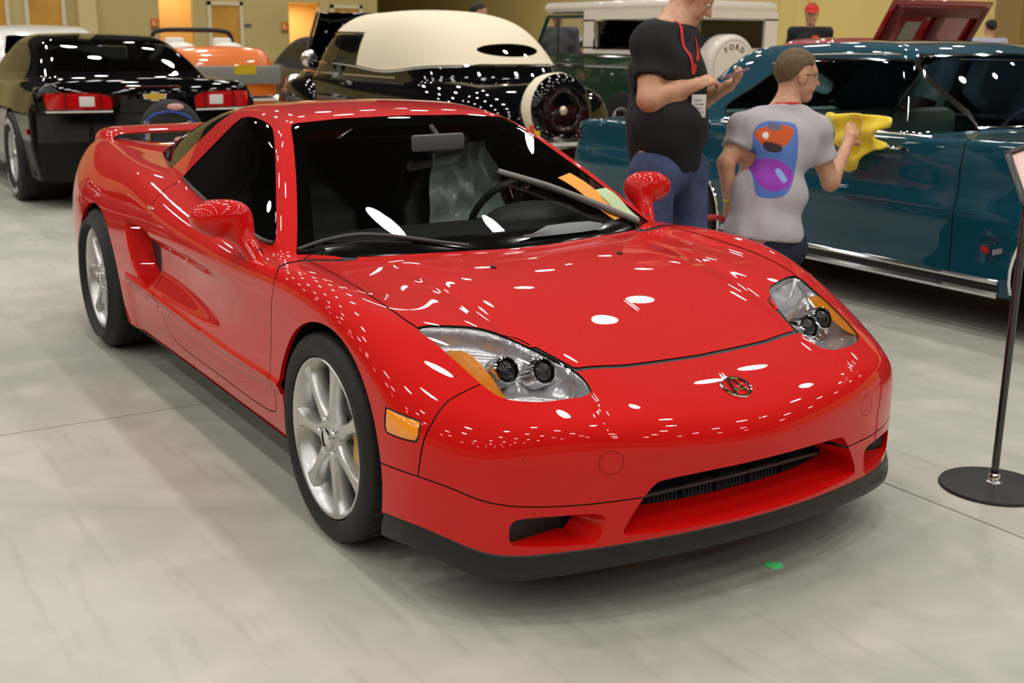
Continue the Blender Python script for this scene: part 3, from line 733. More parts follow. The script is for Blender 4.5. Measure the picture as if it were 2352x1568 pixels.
    amb = smooth_poly([(.392, .668), (.405, .608), (.51, .604), (.605, .612), (.614, .624), (.545, .654), (.45, .668)], 1)
    v, t = s.part('headlight'); n = vnormals(f, v)
    hs = SM(v.copy(), t); hs.region(lambda P: poly_sd(xy(P), amb), 'amber')
    def depth(P, amber):
        d = -poly_sd(xy(P), hlp); k = sstep(.0, .035, d); q = .006+.040*k
        for px, py in ((.515, .562), (.545, .472)):
            r_ = np.hypot(P[:, 0]-px, (np.abs(P[:, 1])-py)*1.05); q = q+.035*np.exp(-(r_/.040)**2)
        q = q+.010*np.sin(P[:, 0]*70+np.abs(P[:, 1])*35)*k
        if amber: q = .004+.010*k
        return q
    for sg in (1, -1):
        vv, tt = hs.part('', 'amber'); nn = vnormals(f, vv); vv = vv-(nn*.6+np.array([.25, 0, .45]))*depth(vv, False)[:, None]
        if sg < 0: vv, tt = mirror_y(vv, tt)
        hl_o = mesh_obj('headlight', vv, tt, M_REFL, car, True)
        vv, tt = hs.part('amber'); nn = vnormals(f, vv); vv = vv-nn*depth(vv, True)[:, None]
        if sg < 0: vv, tt = mirror_y(vv, tt)
        mesh_obj('turn_signal', vv, tt, M_AMB, hl_o, True)
        lv, lt = (v-n*.0015, t); ln = n
        if sg < 0: lv, lt = mirror_y(lv, lt); ln = n*np.array([1, -1, 1])
        mesh_obj('headlight_lens', lv, lt, M_LENS, hl_o, True, ln)
        for px, py, pz in ((.520, -.560, .588), (.552, -.470, .580)):
            o_ = Vector((px, py*sg, pz)); ax = Vector((.80, -.42*sg*1.0, .42)).normalized()
            ax = Vector((.86, 0, .40)).normalized()
            M = frame(o_, ax.orthogonal(), ax.cross(ax.orthogonal())) ; 
            z = Vector((M[0][2], M[1][2], M[2][2]))
            if z.dot(ax) < 0: M = frame(o_, ax.cross(ax.orthogonal()), ax.orthogonal())
            p_ = MB().lathe([(.0, .013), (.011, .012), (.022, .006), (.0285, -.004), (.0295, -.045)], 24, M).build('projector', pmat('projector lens', (.01, .011, .011, 1), rough=.03, coat=1), hl_o)
            MB().lathe([(.0295, -.006), (.0315, .007), (.0355, .004), (.040, -.045)], 28, M).build('projector_ring', M_CHR, hl_o)
        # side marker
        mv, mt = s.part('marker'); mn = vnormals(f, mv); mkp = smooth_poly([(.392, .502), (.40, .506), (.51, .496), (.519, .490), (.522, .447), (.515, .440), (.405, .437), (.395, .443)], 2)
        d = -poly_sd(xz(mv), mkp); mv2 = mv+mn*(-.002+.006*sstep(.003, .010, d))[:, None]
        ms = SM(mv2, mt); ms.region(lambda P: poly_sd(xz(P), mkp)+.0045, 'in')
        for lab, mat, nm in (('', M_BLK, 'marker_gasket'), ('in', pmat('amber marker', srgb(250, 150, 8), rough=.18, coat=1, emis=srgb(255, 140, 0), estr=.04), 'side_marker_lamp')):
            a_, b_ = ms.part(lab)
            if sg < 0: a_, b_ = mirror_y(a_, b_)
            mesh_obj(nm, a_, b_, mat, car, True)
    # ---- badge on the nose: oval ring with a two legged letter and its bar
    def onz(x, y): return bisect(f, np.array([[x, y, 0.0]]), 2, .4, .9)[0]
    m = MB(); ring = [onz(.754+.036*math.sin(a), .041*math.cos(a))+np.array([.001, 0, .002]) for a in np.linspace(0, 2*math.pi, 33)[:-1]]
    m.tube(ring, .0042, 6, closed=True)
    for pts in (((.720, -.004), (.787, -.024)), ((.720, .004), (.787, .024)), ((.765, -.014), (.765, .014))):
        m.tube([onz(x, y)+np.array([.001, 0, .002]) for x, y in (pts[0], ((pts[0][0]+pts[1][0])/2, (pts[0][1]+pts[1][1])/2), pts[1])], .0042, 6)
    m.build('badge', M_CHR, car)
    # washer nozzles
    for sg in (-1, 1): MB().ball(onz(-.067, sg*.24)+np.array([0, 0, .002]), (.012, .009, .006), 10, 6).build('washer_nozzle', M_BLK, car)
    # ---- wing mirrors
    for sg in (-1, 1):
        def mf(P):
            x, y, z = P[:, 0]+.700, sg*P[:, 1]-.862, P[:, 2]-.836
            h = .060-.010*sstep(.02, .1, y); zc_ = -.004+.02*y
            q = np.maximum((np.abs(y/.098)**2.6+np.abs((z-zc_)/h)**2.4+np.abs((x+.012)/.075)**2.4)**(1/2.4)-1, -1)*.055
            q = smax(q, -.045-x, .012)
            a = np.array([-.590, .785, .695]); b = np.array([-.685, .815, .795]); p = np.stack([P[:, 0], sg*P[:, 1], P[:, 2]], 1); ba = b-a
            tt = np.clip(((p-a)@ba)/(ba@ba), 0, 1); nd = np.linalg.norm((p-a-tt[:, None]*ba)*np.array([1, 1.0, 1]), axis=1)-(.026+.012*tt)
            return smin(q, nd, .035)
        y0, y1 = sorted((sg*.74, sg*1.0)); v_, q_ = nets(mf, (-.80, y0, .66), (-.54, y1, .92), .006)
        mo = mesh_obj('wing_mirror', v_, q_, M_RED, car, True)
        MB().box((-.742, sg*.862-.075, .805), (-.736, sg*.862+.075, .865), None, .002).build('mirror_glass', M_CHR, mo)
        MB().lathe([(.026, -.004), (.031, -.002), (.031, .006), (.026, .008)], 20, Matrix.Translation((-.618, sg*.793, .722)) @ Matrix.Rotation(R(-38), 4, 'Y')).build('mirror_gasket', M_BLK, mo)
    # door handle nub / antenna
    for sg in (-1, 1): MB().tube([(-1.68, sg*.815, .735), (-1.685, sg*.823, .752)], .007, 8).build('fender_nub', M_CHR, car)
    # chrome/black strip along the window foot
    for sg in (-1, 1):
        x = np.linspace(-1.77, -.60, 24); P = np.stack([x, -nx_wbelt(x)+.02, x*0+.80], 1)
        zz = np.interp(x, [-1.77, -1.3, -.95, -.68, -.60], [.842, .803, .778, .757, .760]); P[:, 2] = zz; P = bisect(f, P, 1, -.3, -.95)
        MB().tube([(p[0], p[1]*-sg-.002*-sg, p[2]) for p in P], .006, 6).build('window_trim', pmat('satin trim', (.10, .10, .10, 1), rough=.3, metal=.7), car)
    # ---- spoiler
    path = [(-.612, .850), (-.612, .880), (-.598, .905), (-.555, .921), (-.40, .927), (0, .930), (.40, .927), (.555, .921), (.598, .905), (.612, .880), (.612, .850)]
    path = catmull(path, 3); T = np.gradient(path, axis=0); T /= np.linalg.norm(T, axis=1)[:, None]
    V = []; cs = [(-3.38, .006), (-3.33, .016), (-3.25, .020), (-3.15, .014), (-3.07, 0), (-3.11, -.012), (-3.25, -.016), (-3.33, -.012), (-3.38, -.006)]
    for (y, z), t_ in zip(path, T):
        for x, h in cs: V.append((x, y-t_[1]*h, z+t_[0]*h))
    MB().add(V, grid_faces(len(path), len(cs), True), True).build('rear_spoiler', M_RED, car)
    # ---- wipers
    def onws(y, z): return bisect(lambda P: nx_cabin(P[:, 0], np.abs(P[:, 1]), P[:, 2]), np.array([[0, y, z]]), 0, -1.3, .2)[0]
    def lift(p, h=.012): return (p[0]+h*.45, p[1], p[2]+h*.9)
    MW = pmat('wiper grey', (.055, .055, .055, 1), rough=.4)
    pts = [lift(onws(-.69, .744), .006), lift(onws(-.61, .762)), lift(onws(-.51, .776)), lift(onws(-.41, .772)), lift(onws(-.30, .756)), lift(onws(-.20, .742))]
    w = MB().tube(catmull(pts, 4), .006, 6).build('wiper', MW, car)
    MB().tube([lift(onws(-.69, .740), .002), lift(onws(-.50, .764), .002), lift(onws(-.36, .760), .002)], .006, 5).build('wiper_blade', M_BLK, w)
    w = MB().tube([lift(onws(.60, .738), .016), lift(onws(.45, .80), .022), lift(onws(.30, .868), .020), lift(onws(.155, .920), .014)], [.012, .011, .009, .010], 8).build('wiper', pmat('wiper light grey', (.22, .215, .20, 1), rough=.4), car)
    MB().tube([lift(onws(.56, .752), .003), lift(onws(.36, .845), .003), lift(onws(.15, .925), .003)], .005, 5).build('wiper_blade', M_BLK, w)
    # grey cowl panel and black cowl strip at the foot of the screen
    m = MB(); cw = []
    for y in np.linspace(-.615, .615, 45):
        p0 = bisect(lambda P: nx_body(P[:, 0], np.abs(P[:, 1]), P[:, 2]), np.array([[-.27-.46*y*y, y, .5]]), 2, .4, .9)[0]
        q = onws(y, .775-.02*abs(y)); cw += [(p0[0]+.012, p0[1], p0[2]-.004), (p0[0]+.004, p0[1], p0[2]+.006), lift(q, .0035)]
    m.add(cw, grid_faces(45, 3), True).build('cowl_strip', pmat('black frit', (.003, .003, .003, 1), rough=.12, spec=.3), car)
    m = MB(); gp = []
    for y, a, b in ((-.0, .752, .750), (.05, .756, .749), (.14, .772, .748), (.25, .772, .746), (.34, .768, .745), (.375, .758, .748)):
        gp += [lift(onws(y, a), .012), lift(onws(y+.005, (a+b)/2), .022), lift(onws(y+.01, b), .012)]
    m.add(gp, grid_faces(6, 3), True).build('cowl_panel', M_GREY, car)
    # frit bands round the screen
    fr = MB(); pl = []
    for y, z in [(.675, .742), (.64, .80), (.55, .935), (.46, 1.062), (.44, 1.078)]: pl.append((y, z))
    for sg in (-1, 1):
        V = []
        for y, z in pl: V += [lift(onws(sg*(y+.012), z), -.003), lift(onws(sg*(y-.030), z), -.003)]
        fr.add(V, grid_faces(len(pl), 2))
    V = []
    for y in np.linspace(-.47, .47, 21): V += [lift(onws(y, 1.106-.085*y*y), -.003), lift(onws(y, 1.078-.08*y*y), -.003)]
    fr.add(V, grid_faces(21, 2)); fr.build('screen_frit', MATS['black frit'], car)
    # ---- cabin
    m = MB()
    for k, (x, z) in enumerate([(-.40, .700), (-.50, .735), (-.72, .752), (-.86, .735), (-.90, .66), (-.88, .45)]):
        for y in np.linspace(-.66, .66, 13): m.v.append((x-.25*(y/.66)**2*(.5 if k < 2 else .1), y, z-.02*(y/.66)**2)); 
    m.f += [list(q) for q in grid_faces(6, 13)]; m.sm += [True]*len(grid_faces(6, 13)); m.build('dashboard', M_DASH, car)
    m = MB().ball((-.76, .36, .742), (.12, .20, .060), 20, 10); m.build('instrument_hood', pmat('instrument hood', (.07, .07, .065, 1), rough=.5), car)
    c_ = Vector((-.93, .365, .715)); ax = Vector((-.88, 0, .47)).normalized(); u_ = Vector((0, 1, 0)); w_ = ax.cross(u_)
    m = MB().tube([c_+(u_*math.cos(a)+w_*math.sin(a))*.178 for a in np.linspace(0, 2*math.pi, 33)[:-1]], .014, 8, closed=True); sw_ = m.build('steering_wheel', pmat('leather rim', (.03, .03, .03, 1), rough=.4), car)
    m = MB().ball(tuple(c_-ax*.02), (.05, .07, .06), 12, 8)
    for a in (0, math.pi, -math.pi/2): m.tube([c_-ax*.02, c_+(u_*math.cos(a)+w_*math.sin(a))*.17], .014, 6)
    m.build('wheel_hub', M_DASH, sw_)
    for y in (-.36, .36):
        def sf(P):
            x, yy, z = P[:, 0], P[:, 1]-y, P[:, 2]
            xb = -1.30-.36*(z-.42); b = np.maximum(np.abs(x-xb)-.05, np.maximum(np.abs(yy)-(.235-.14*np.clip((z-.72)/.2, 0, 1)), np.maximum(z-.965, .3-z)))
            c = np.maximum(np.abs(x+1.03)-.27, np.maximum(np.abs(yy)-.24, np.abs(z-.36)-.07))
            return smin(b, c, .08)-.025
        v_, q_ = nets(sf, (-1.75, y-.32, .2), (-.70, y+.32, 1.04), .026, iters=1); mesh_obj('seat', v_, q_, pmat('black leather', (.012, .012, .013, 1), rough=.45), car, True)
    MB().box((-1.70, -.66, .3), (-1.66, .66, .80)).box((-1.70, -.5, .8), (-1.66, .5, .98)).build('bulkhead', M_DARKIN, car)
    MB().box((-1.70, -.70, .235), (-.4, .70, .26)).build('cabin_floor', M_DARKIN, car)
    for sg in (-1, 1):
        y0, y1 = sorted((sg*.66, sg*.70)); MB().box((-1.62, y0, .25), (-.62, y1, .715)).build('door_lining', M_DARKIN, car)
    mir = MB().box((-.90, -.005, .985), (-.88, .115, 1.035), None, .008)
    mir = MB(); Mm = Matrix.Translation((-.845, .0, 1.028)) @ Matrix.Rotation(R(8), 4, 'Z'); mir.box((-.012, -.115, -.030), (.012, .115, .030), Mm, .010); ro = mir.build('rear_view_mirror', pmat('mirror back grey', (.08, .085, .085, 1), rough=.5), car)
    MB().tube([(-.845, 0, 1.05), (-.90, 0, 1.082)], .009, 6).build('mirror_stalk', M_BLK, ro)
    # ---- papers under the wiper and the wrapped seat (things of their own)
    def sheet(name, corners, mat, label, cat, off):
        P = [np.array(c) for c in corners]; V = []
        for i in range(9):
            a = P[0]+(P[1]-P[0])*i/8; b = P[3]+(P[2]-P[3])*i/8
            for k in range(4):
                q = a+(b-a)*k/3; w0 = onws(q[0], q[1]); V.append(lift(w0, off+.006*math.sin(i*.7)))
        m = MB().add(V, grid_faces(9, 4), True); m.add([(v[0]-.0008, v[1], v[2]-.0016) for v in V], [q[::-1] for q in grid_faces(9, 4)], True)
        o = m.build(name, mat); return tag(o, label, cat)
    sheet('paper_slip', [(.405, .890), (.492, .762), (.590, .764), (.49, .899)], pmat('orange paper', srgb(240, 160, 66), rough=.8), 'long orange paper slip tucked under the wiper of the red car', 'paper', .008)
    sheet('paper_slip', [(.525, .845), (.565, .755), (.66, .752), (.62, .845)], pmat('pale green paper', srgb(186, 206, 160), rough=.8), 'pale green paper tucked behind the orange slip on the windscreen', 'paper', .004)
    V = []; nz, ny = 34, 26
    for i in range(nz):
        z = .975-.50*i/(nz-1)
        for k in range(ny):
            u = k/(ny-1); y = .36+(u-.5)*(.30+.10*i/nz)-.01*math.sin(i*.35)*u
            fold = .018*math.sin(u*17+math.sin(i*.25)*2.0)+.012*math.sin(u*31+i*.30)
            V.append((-1.175-.36*(z-.42)+.045+fold+.02*math.sin(i*.5+u*4), y, z))
    m = MB().add(V, grid_faces(nz, ny), True)
    b = len(m.v); m.add([(x-.004, y, z) for x, y, z in V], [q[::-1] for q in grid_faces(nz, ny)], True)
    tag(m.build('seat_cover', M_PLAST), "crumpled translucent plastic cover over the driver's seat of the red car", 'seat cover')
nsx_parts(car, nxs)
# ================================================================== other cars
def soft_box(x, a, b, k): return smax(a-x, x-b, k)
class Auto:
    """generic car shell: lower body under a height profile, cabin above the belt"""
    def __init__(s, zt, w, wz, ends, cab=None, wc=None, tumble=.35, belt=.95, crown=.05, rcrown=.06, k_top=.06, k_end=.10, bow=(.12, .12), rake=(0, 0), wsbow=.25, k_roof=.10, bottom=.22, k_join=.015, extra=None, k_bot=.03):
        s.zt = C1(*zt); s.w = C1(*w); s.wz = C1(*wz); s.ends = ends; s.zr = C1(*cab) if cab else None; s.wc = C1(*wc) if wc else None
        s.__dict__.update(tumble=tumble, belt=belt, crown=crown, rcrown=rcrown, k_top=k_top, k_end=k_end, bow=bow, rake=rake, wsbow=wsbow, k_roof=k_roof, bottom=bottom, k_join=k_join, extra=extra, k_bot=k_bot)
    def body(s, x, y, z):
        f = smax((z-(s.zt(x)-s.crown*y*y))*.95, (y-(s.w(x)+s.wz(z)))*.95, s.k_top)
        f = smax(f, s.ends[0]+s.bow[0]*y*y+s.rake[0]*(z-.6)-x, s.k_end); f = smax(f, x-(s.ends[1]-s.bow[1]*y*y+s.rake[1]*(z-.6)), s.k_end)
        if s.extra: f = s.extra(f, x, y, z)
        return smax(f, s.bottom-z, s.k_bot)
    def cabin(s, x, y, z):
        xm = (s.zr.s.k[0]+s.zr.s.k[-1])/2*s.zr.s.sgn
        xs = x+np.sign(x-xm)*s.wsbow*y*y*sstep(.25, .7, np.abs(x-xm))
        q = smax((z-(s.zr(xs)-s.rcrown*y*y))*.75, (y-(s.wc(x)-s.tumble*(z-s.belt)))*.93, s.k_roof)
        return np.maximum(q, s.belt-.12-z)
    def f(s, P):
        x, y, z = P[:, 0], np.abs(P[:, 1]), P[:, 2]; b = s.body(x, y, z)
        return smin(b, s.cabin(x, y, z), s.k_join) if s.zr else b
    def cabf(s, P):
        x, y, z = P[:, 0], np.abs(P[:, 1]), P[:, 2]; return s.cabin(x, y, z)-s.body(x, y, z)
    def shell(s, lo, hi, h, axles=(), bottom=None):
        V, Q = nets(s.f, lo, hi, h, iters=2, lip=1.5); m = SM(V, Q)
        m.region(lambda P: -P[:, 1], 'x'); m.drop('x')
        if bottom: m.region(lambda P: P[:, 2]-bottom, 'x'); m.drop('x')
        for cx, cz, r in axles: m.region(lambda P: np.maximum(np.hypot(P[:, 0]-cx, P[:, 2]-cz)-r, .45+P[:, 1]), 'arch')
        return m
def emit(s, f, car, name, labs, mat, mode='one', inward=0.0, normals=True):
    v, t = s.part(*labs)
    if len(t) == 0: print('EMPTY', car.name, labs); return []
    n = vnormals(f, v); v = v-n*inward; v2, t2 = mirror_y(v, t); n2 = n*np.array([1, -1, 1])
    if mode == 'one': return [mesh_obj(name, np.concatenate([v, v2]), np.concatenate([t, t2+len(v)]), mat, car, True, np.concatenate([n, n2]))]
    return [mesh_obj(name, v, t, mat, car, True, n), mesh_obj(name, v2, t2, mat, car, True, n2)]
def simple_wheel(car, c, sg, rt, wd, rr, spokes, mats, white=None):
    """tyre and wheel; c is the centre of the outer face"""
    M = frame(c, (1, 0, 0), (0, 0, 1)) if sg < 0 else frame(c, (-1, 0, 0), (0, 0, 1))
    m = MB(); m.lathe([(rr*.90, -.12), (rr*.92, -.03), (rr*.97, .0), (rr*1.02, .004), (rr*1.02, -.02)], 32, M)
    for k in range(spokes):
        a = 2*math.pi*k/spokes; V = []
        for r_, w in ((.03, .05), (rr*.5, .045), (rr*.95, .06)):
            for u, d in ((-.5, -.05), (-.4, -.012), (.4, -.012), (.5, -.05)): V.append(M @ Vector((r_*math.cos(a)-u*w*math.sin(a), r_*math.sin(a)+u*w*math.cos(a), d)))
        m.add(V, grid_faces(3, 4), True)
    m.lathe([(.0, .01), (.04, .006), (.06, -.012), (.07, -.04)], 20, M)
    w_ = m.build('wheel', mats, car)
    MB().lathe([(rr*1.01, -.01), (rr*1.05, .012), ((rr+rt)/2, .022), (rt*.95, .012), (rt*.985, -.005), (rt, -.03), (rt, -wd+.03), (rt*.97, -wd), (rr, -wd)], 40, M).build('tyre', M_RUB, w_)
    MB().lathe([(.0, -.10), (rr*.9, -.10)], 24, M).build('wheel_back', M_BLK, w_)
    if white: MB().lathe([(white[0], .0195), (white[1], .0245), (white[2], .021)], 40, M).build('whitewall', pmat('white rubber', (.75, .73, .68, 1), rough=.6), w_)
    return w_
def well(car, cx, cz, r, yo, yi):
    for sg in (-1, 1):
        M = frame((cx, sg*yi, cz), (1, 0, 0), (0, 0, 1)) if sg < 0 else frame((cx, sg*yi, cz), (-1, 0, 0), (0, 0, 1))
        MB().lathe([(.03, 0), (r, 0), (r, yo-yi)], 20, M, True, R(-25), R(205)).build('wheel_well', M_BLK, car)
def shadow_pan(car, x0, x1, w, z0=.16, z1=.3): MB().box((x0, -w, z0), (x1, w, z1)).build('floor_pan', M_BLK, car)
M_GLASS = glass_mat('window glass', (.82, .87, .85, 1)); M_DGLASS = glass_mat('dark window glass', (.12, .12, .12, 1))
M_BLKP = pmat('black paint', (.003, .003, .0035, 1), rough=.4, spec=.0, coat=1.0, coat_rough=.01)
M_TLAMP = pmat('red tail lamp', srgb(170, 8, 10), rough=.12, coat=1, emis=srgb(200, 8, 8), estr=.12)
M_SEATD = pmat('dark seat', (.02, .02, .02, 1), rough=.6)
def seat_block(car, x, y, z, w, h, mat, name='seat'):
    MB().box((x-.28, y-w/2, z-.12), (x+.28, y+w/2, z+.05), None, .05).box((x-.36, y-w/2, z), (x-.20, y+w/2, z+h), None, .06).build(name, mat, car)
# ------------------------------------------------------------------ black coupe seen from behind (row behind)
def black_coupe():
    A = Auto(zt=([-.1, 0, .06, .25, .6, 1.4, 2.2, 3.1, 3.6, 4.2, 4.7, 4.9], [.985, 1.0, 1.035, 1.03, 1.045, 1.04, 1.015, 1.0, .975, .91, .80, .70]),
             w=([-.1, .1, .4, .9, 1.4, 2.2, 3.2, 3.9, 4.4, 4.8], [.78, .90, .945, .965, .945, .925, .94, .955, .90, .70]),
             wz=([.1, .3, .5, .7, .85, .95, 1.1], [-.06, -.02, .0, .0, -.012, -.05, -.16]), ends=(.0, 4.84), bow=(.13, .20), rake=(-.06, -.05),
             cab=([.3, .62, 1.0, 1.5, 1.9, 2.3, 2.65, 3.0, 3.45], [.95, 1.08, 1.24, 1.372, 1.405, 1.40, 1.355, 1.22, .98]),
             wc=([.4, 1.0, 1.6, 2.4, 3.3], [.66, .76, .80, .80, .74]), tumble=.62, belt=1.0, crown=.06, k_top=.05, k_end=.09, bottom=.22)
    s = A.shell((-.15, -1.02, .15), (4.95, .05, 1.42), .024, ((.95, .37, .415), (3.88, .35, .385)), .24)
    cab = A.cabf
    s.region(cab, 'cabin', [''])
    s.region(lambda P: poly_sd(xz(P), np.array([(1.10, 1.07), (1.32, 1.22), (1.62, 1.295), (2.3, 1.315), (2.62, 1.26), (3.12, 1.04)]))+np.where(P[:, 1] < -.55, 0, 1), 'sideglass', ['cabin'])
    bl = np.array([(-1, 1.085), (.62, 1.085), (.54, 1.33), (-1, 1.345)])
    s.region(lambda P: np.maximum(poly_sd(yz(P), bl), P[:, 0]-1.6), 'backlight', ['cabin'])
    ws = np.array([(-1, 1.03), (.66, 1.03), (.52, 1.28), (-1, 1.30)])
    s.region(lambda P: np.maximum(poly_sd(yz(P), ws), 2.5-P[:, 0]), 'screen', ['cabin'])
    tl = smooth_poly([(.335, .945), (.845, .945), (.86, .93), (.835, .80), (.82, .79), (.35, .80), (.335, .815)], 2)
    s.region(lambda P: np.maximum(poly_sd(yz(P), tl), P[:, 0]-.5), 'tail', [''])
    s.seam(lambda P: np.where(P[:, 0] < .4, np.maximum(np.abs(P[:, 1])-.89, .775-P[:, 2]), 1), .006, [''])
    s.region(lambda P: np.maximum(P[:, 2]-.55, P[:, 0]-.55), 'valance', [''])
    car = empty('black_coupe', (-6.97, .70, 0), math.pi)
    tag(car, 'glossy black modern coupe seen from behind, with red tail lamps and gold badge', 'car')
    f = A.f
    emit(s, f, car, 'body', [''], M_BLKP); emit(s, f, car, 'roof', ['cabin'], M_BLKP)
    emit(s, f, car, 'rear_bumper', ['valance'], pmat('satin black', (.004, .004, .004, 1), rough=.3, spec=.25))
    emit(s, f, car, 'side_window', ['sideglass'], M_DGLASS, 'pair', .004); emit(s, f, car, 'rear_window', ['backlight'], M_GLASS, 'one', .004); emit(s, f, car, 'windscreen', ['screen'], M_GLASS, 'one', .004)
    emit(s, f, car, 'panel_seam', ['seam'], M_BLK, 'one', .01)
    for o in emit(s, f, car, 'tail_lamp', ['tail'], M_TLAMP, 'pair', .012):
        sg = -1 if o.data.vertices[0].co.y < 0 else 1
        def rp(y, z): return bisect(f, np.array([[0, sg*y, z]]), 0, 1.0, -.3)[0]
        MB().tube([rp(y, .795)+np.array([-.004, 0, 0]) for y in np.linspace(.34, .84, 9)], .014, 6).build('chrome_strip', M_CHR, o)
        p = rp(.59, .88); q = rp(.46, .88)
        M = frame((p[0]-.004, sg*.53, .875), (0, 1, 0), (0, 0, 1)); MB().box((-.06, -.045, -.004), (.06, .035, .02), M, .006).build('reverse_lamp', pmat('reverse lamp white', (.75, .72, .70, 1), rough=.25, coat=1), o)
        for yy in (.43, .69): MB().tube([rp(yy, .80), rp(yy, .94)], .006, 5).build('lamp_divider', pmat('dark red lamp', srgb(80, 4, 6), rough=.3), o)
    # winged cross badge, gold with chrome edge
    bow = [(-.12, -.028), (-.045, -.028), (-.045, -.048), (.045, -.048), (.045, -.028), (.12, -.028), (.135, .028), (.045, .028), (.045, .048), (-.045, .048), (-.045, .028), (-.135, .028)]
    p = bisect(f, np.array([[0, .0, .905]]), 0, 1.0, -.3)[0]
    M = frame((p[0]-.003, 0, .905), (0, -1, 0), (-.12, 0, 1))
    bow = [(x*.66, y*.62) for x, y in bow]; o = MB().prism([(x*1.10, y*1.2) for x, y in bow], -.002, .004, M).build('badge', M_CHR, car); MB().prism(bow, .004, .008, M).build('badge_face', pmat('gold badge', srgb(226, 180, 70), rough=.35, metal=.3), o)
    p = bisect(f, np.array([[0, .0, .985]]), 0, 1.0, -.3)[0]
    MB().box((p[0]-.004, -.23, .965), (p[0]+.02, .23, .990), None, .004).build('brake_lamp', pmat('dark brake lamp', srgb(80, 6, 8), rough=.2, coat=1), car)
    for sg in (-1, 1):
        MB().box((.30, sg*.955-.004, .60), (.42, sg*.955+.004, .645), None, .003).build('side_reflector', M_TLAMP, car)
        MB().lathe([(.045, 0), (.055, 0), (.055, .10), (.045, .10)], 16, Matrix.Translation((-.0, sg*.55, .34)) @ Matrix.Rotation(R(90), 4, 'Y')).build('exhaust_tip', M_CHR, car)
        w = simple_wheel(car, (.95, sg*.965, .378), sg, .378, .42, .215, 10, M_ALU)
        # raised white lettering on the rear tyres
        M = frame((.95, sg*.965, .378), (1, 0, 0), (0, 0, 1)) if sg < 0 else frame((.95, sg*.965, .378), (-1, 0, 0), (0, 0, 1))
        for blk in (0, 1):
            L = MB()
            for k in range(8):
                a = R(35+180*blk)+k*R(11); rr = .298
                L.lathe([(rr-.022, .0235), (rr+.022, .0215)], 3, M, False, a, a+R(7))
            tag(L.build('tyre_lettering', pmat('white letter', (.8, .8, .78, 1), rough=.6), w), kind='stuff')
        simple_wheel(car, (3.88, sg*.945, .35), sg, .35, .27, .24, 10, M_ALU)
    MB().box((.25, -.9, .24), (.6, .9, .55)).build('bumper_core', M_BLK, car)
    well(car, .95, .37, .42, .95, .50); well(car, 3.88, .35, .39, .95, .6); shadow_pan(car, .35, 4.6, .8, .2, .35)
    MB().box((.5, -.7, .80), (1.5, .7, .98)).build('parcel_shelf', M_DARKIN, car)
    for y in (-.38, .38): seat_block(car, 2.15, y, .55, .5, .62, M_SEATD); seat_block(car, 1.45, y, .55, .5, .48, M_SEATD, 'rear_seat')
    MB().box((3.0, -.75, .6), (3.2, .75, .98), None, .05).build('dashboard', M_DARKIN, car)
    # wide black mud flap in front of the rear tyre
    MB().box((.30, .40, .26), (.33, .93, .60), None, .01).build('mud_flap', pmat('dull black plastic', (.012, .012, .012, 1), rough=.45), car)
    return car
black_coupe()
def text_mesh(txt, size, M, mat, parent, name='lettering', ext=.001, bold=False):
    cu = bpy.data.curves.new(name, 'FONT'); cu.body = txt; cu.size = size; cu.extrude = ext; cu.align_x = 'CENTER'; cu.align_y = 'CENTER'
    if bold: cu.offset = size*.025
    tmp = bpy.data.objects.new(name, cu); COL.objects.link(tmp); dg = bpy.context.evaluated_depsgraph_get(); dg.update()
    me = bpy.data.meshes.new_from_object(tmp.evaluated_get(dg)); bpy.data.objects.remove(tmp)
    me.transform(M); me.materials.clear(); me.materials.append(mat)
    o = bpy.data.objects.new(name, me); return link(o, parent)
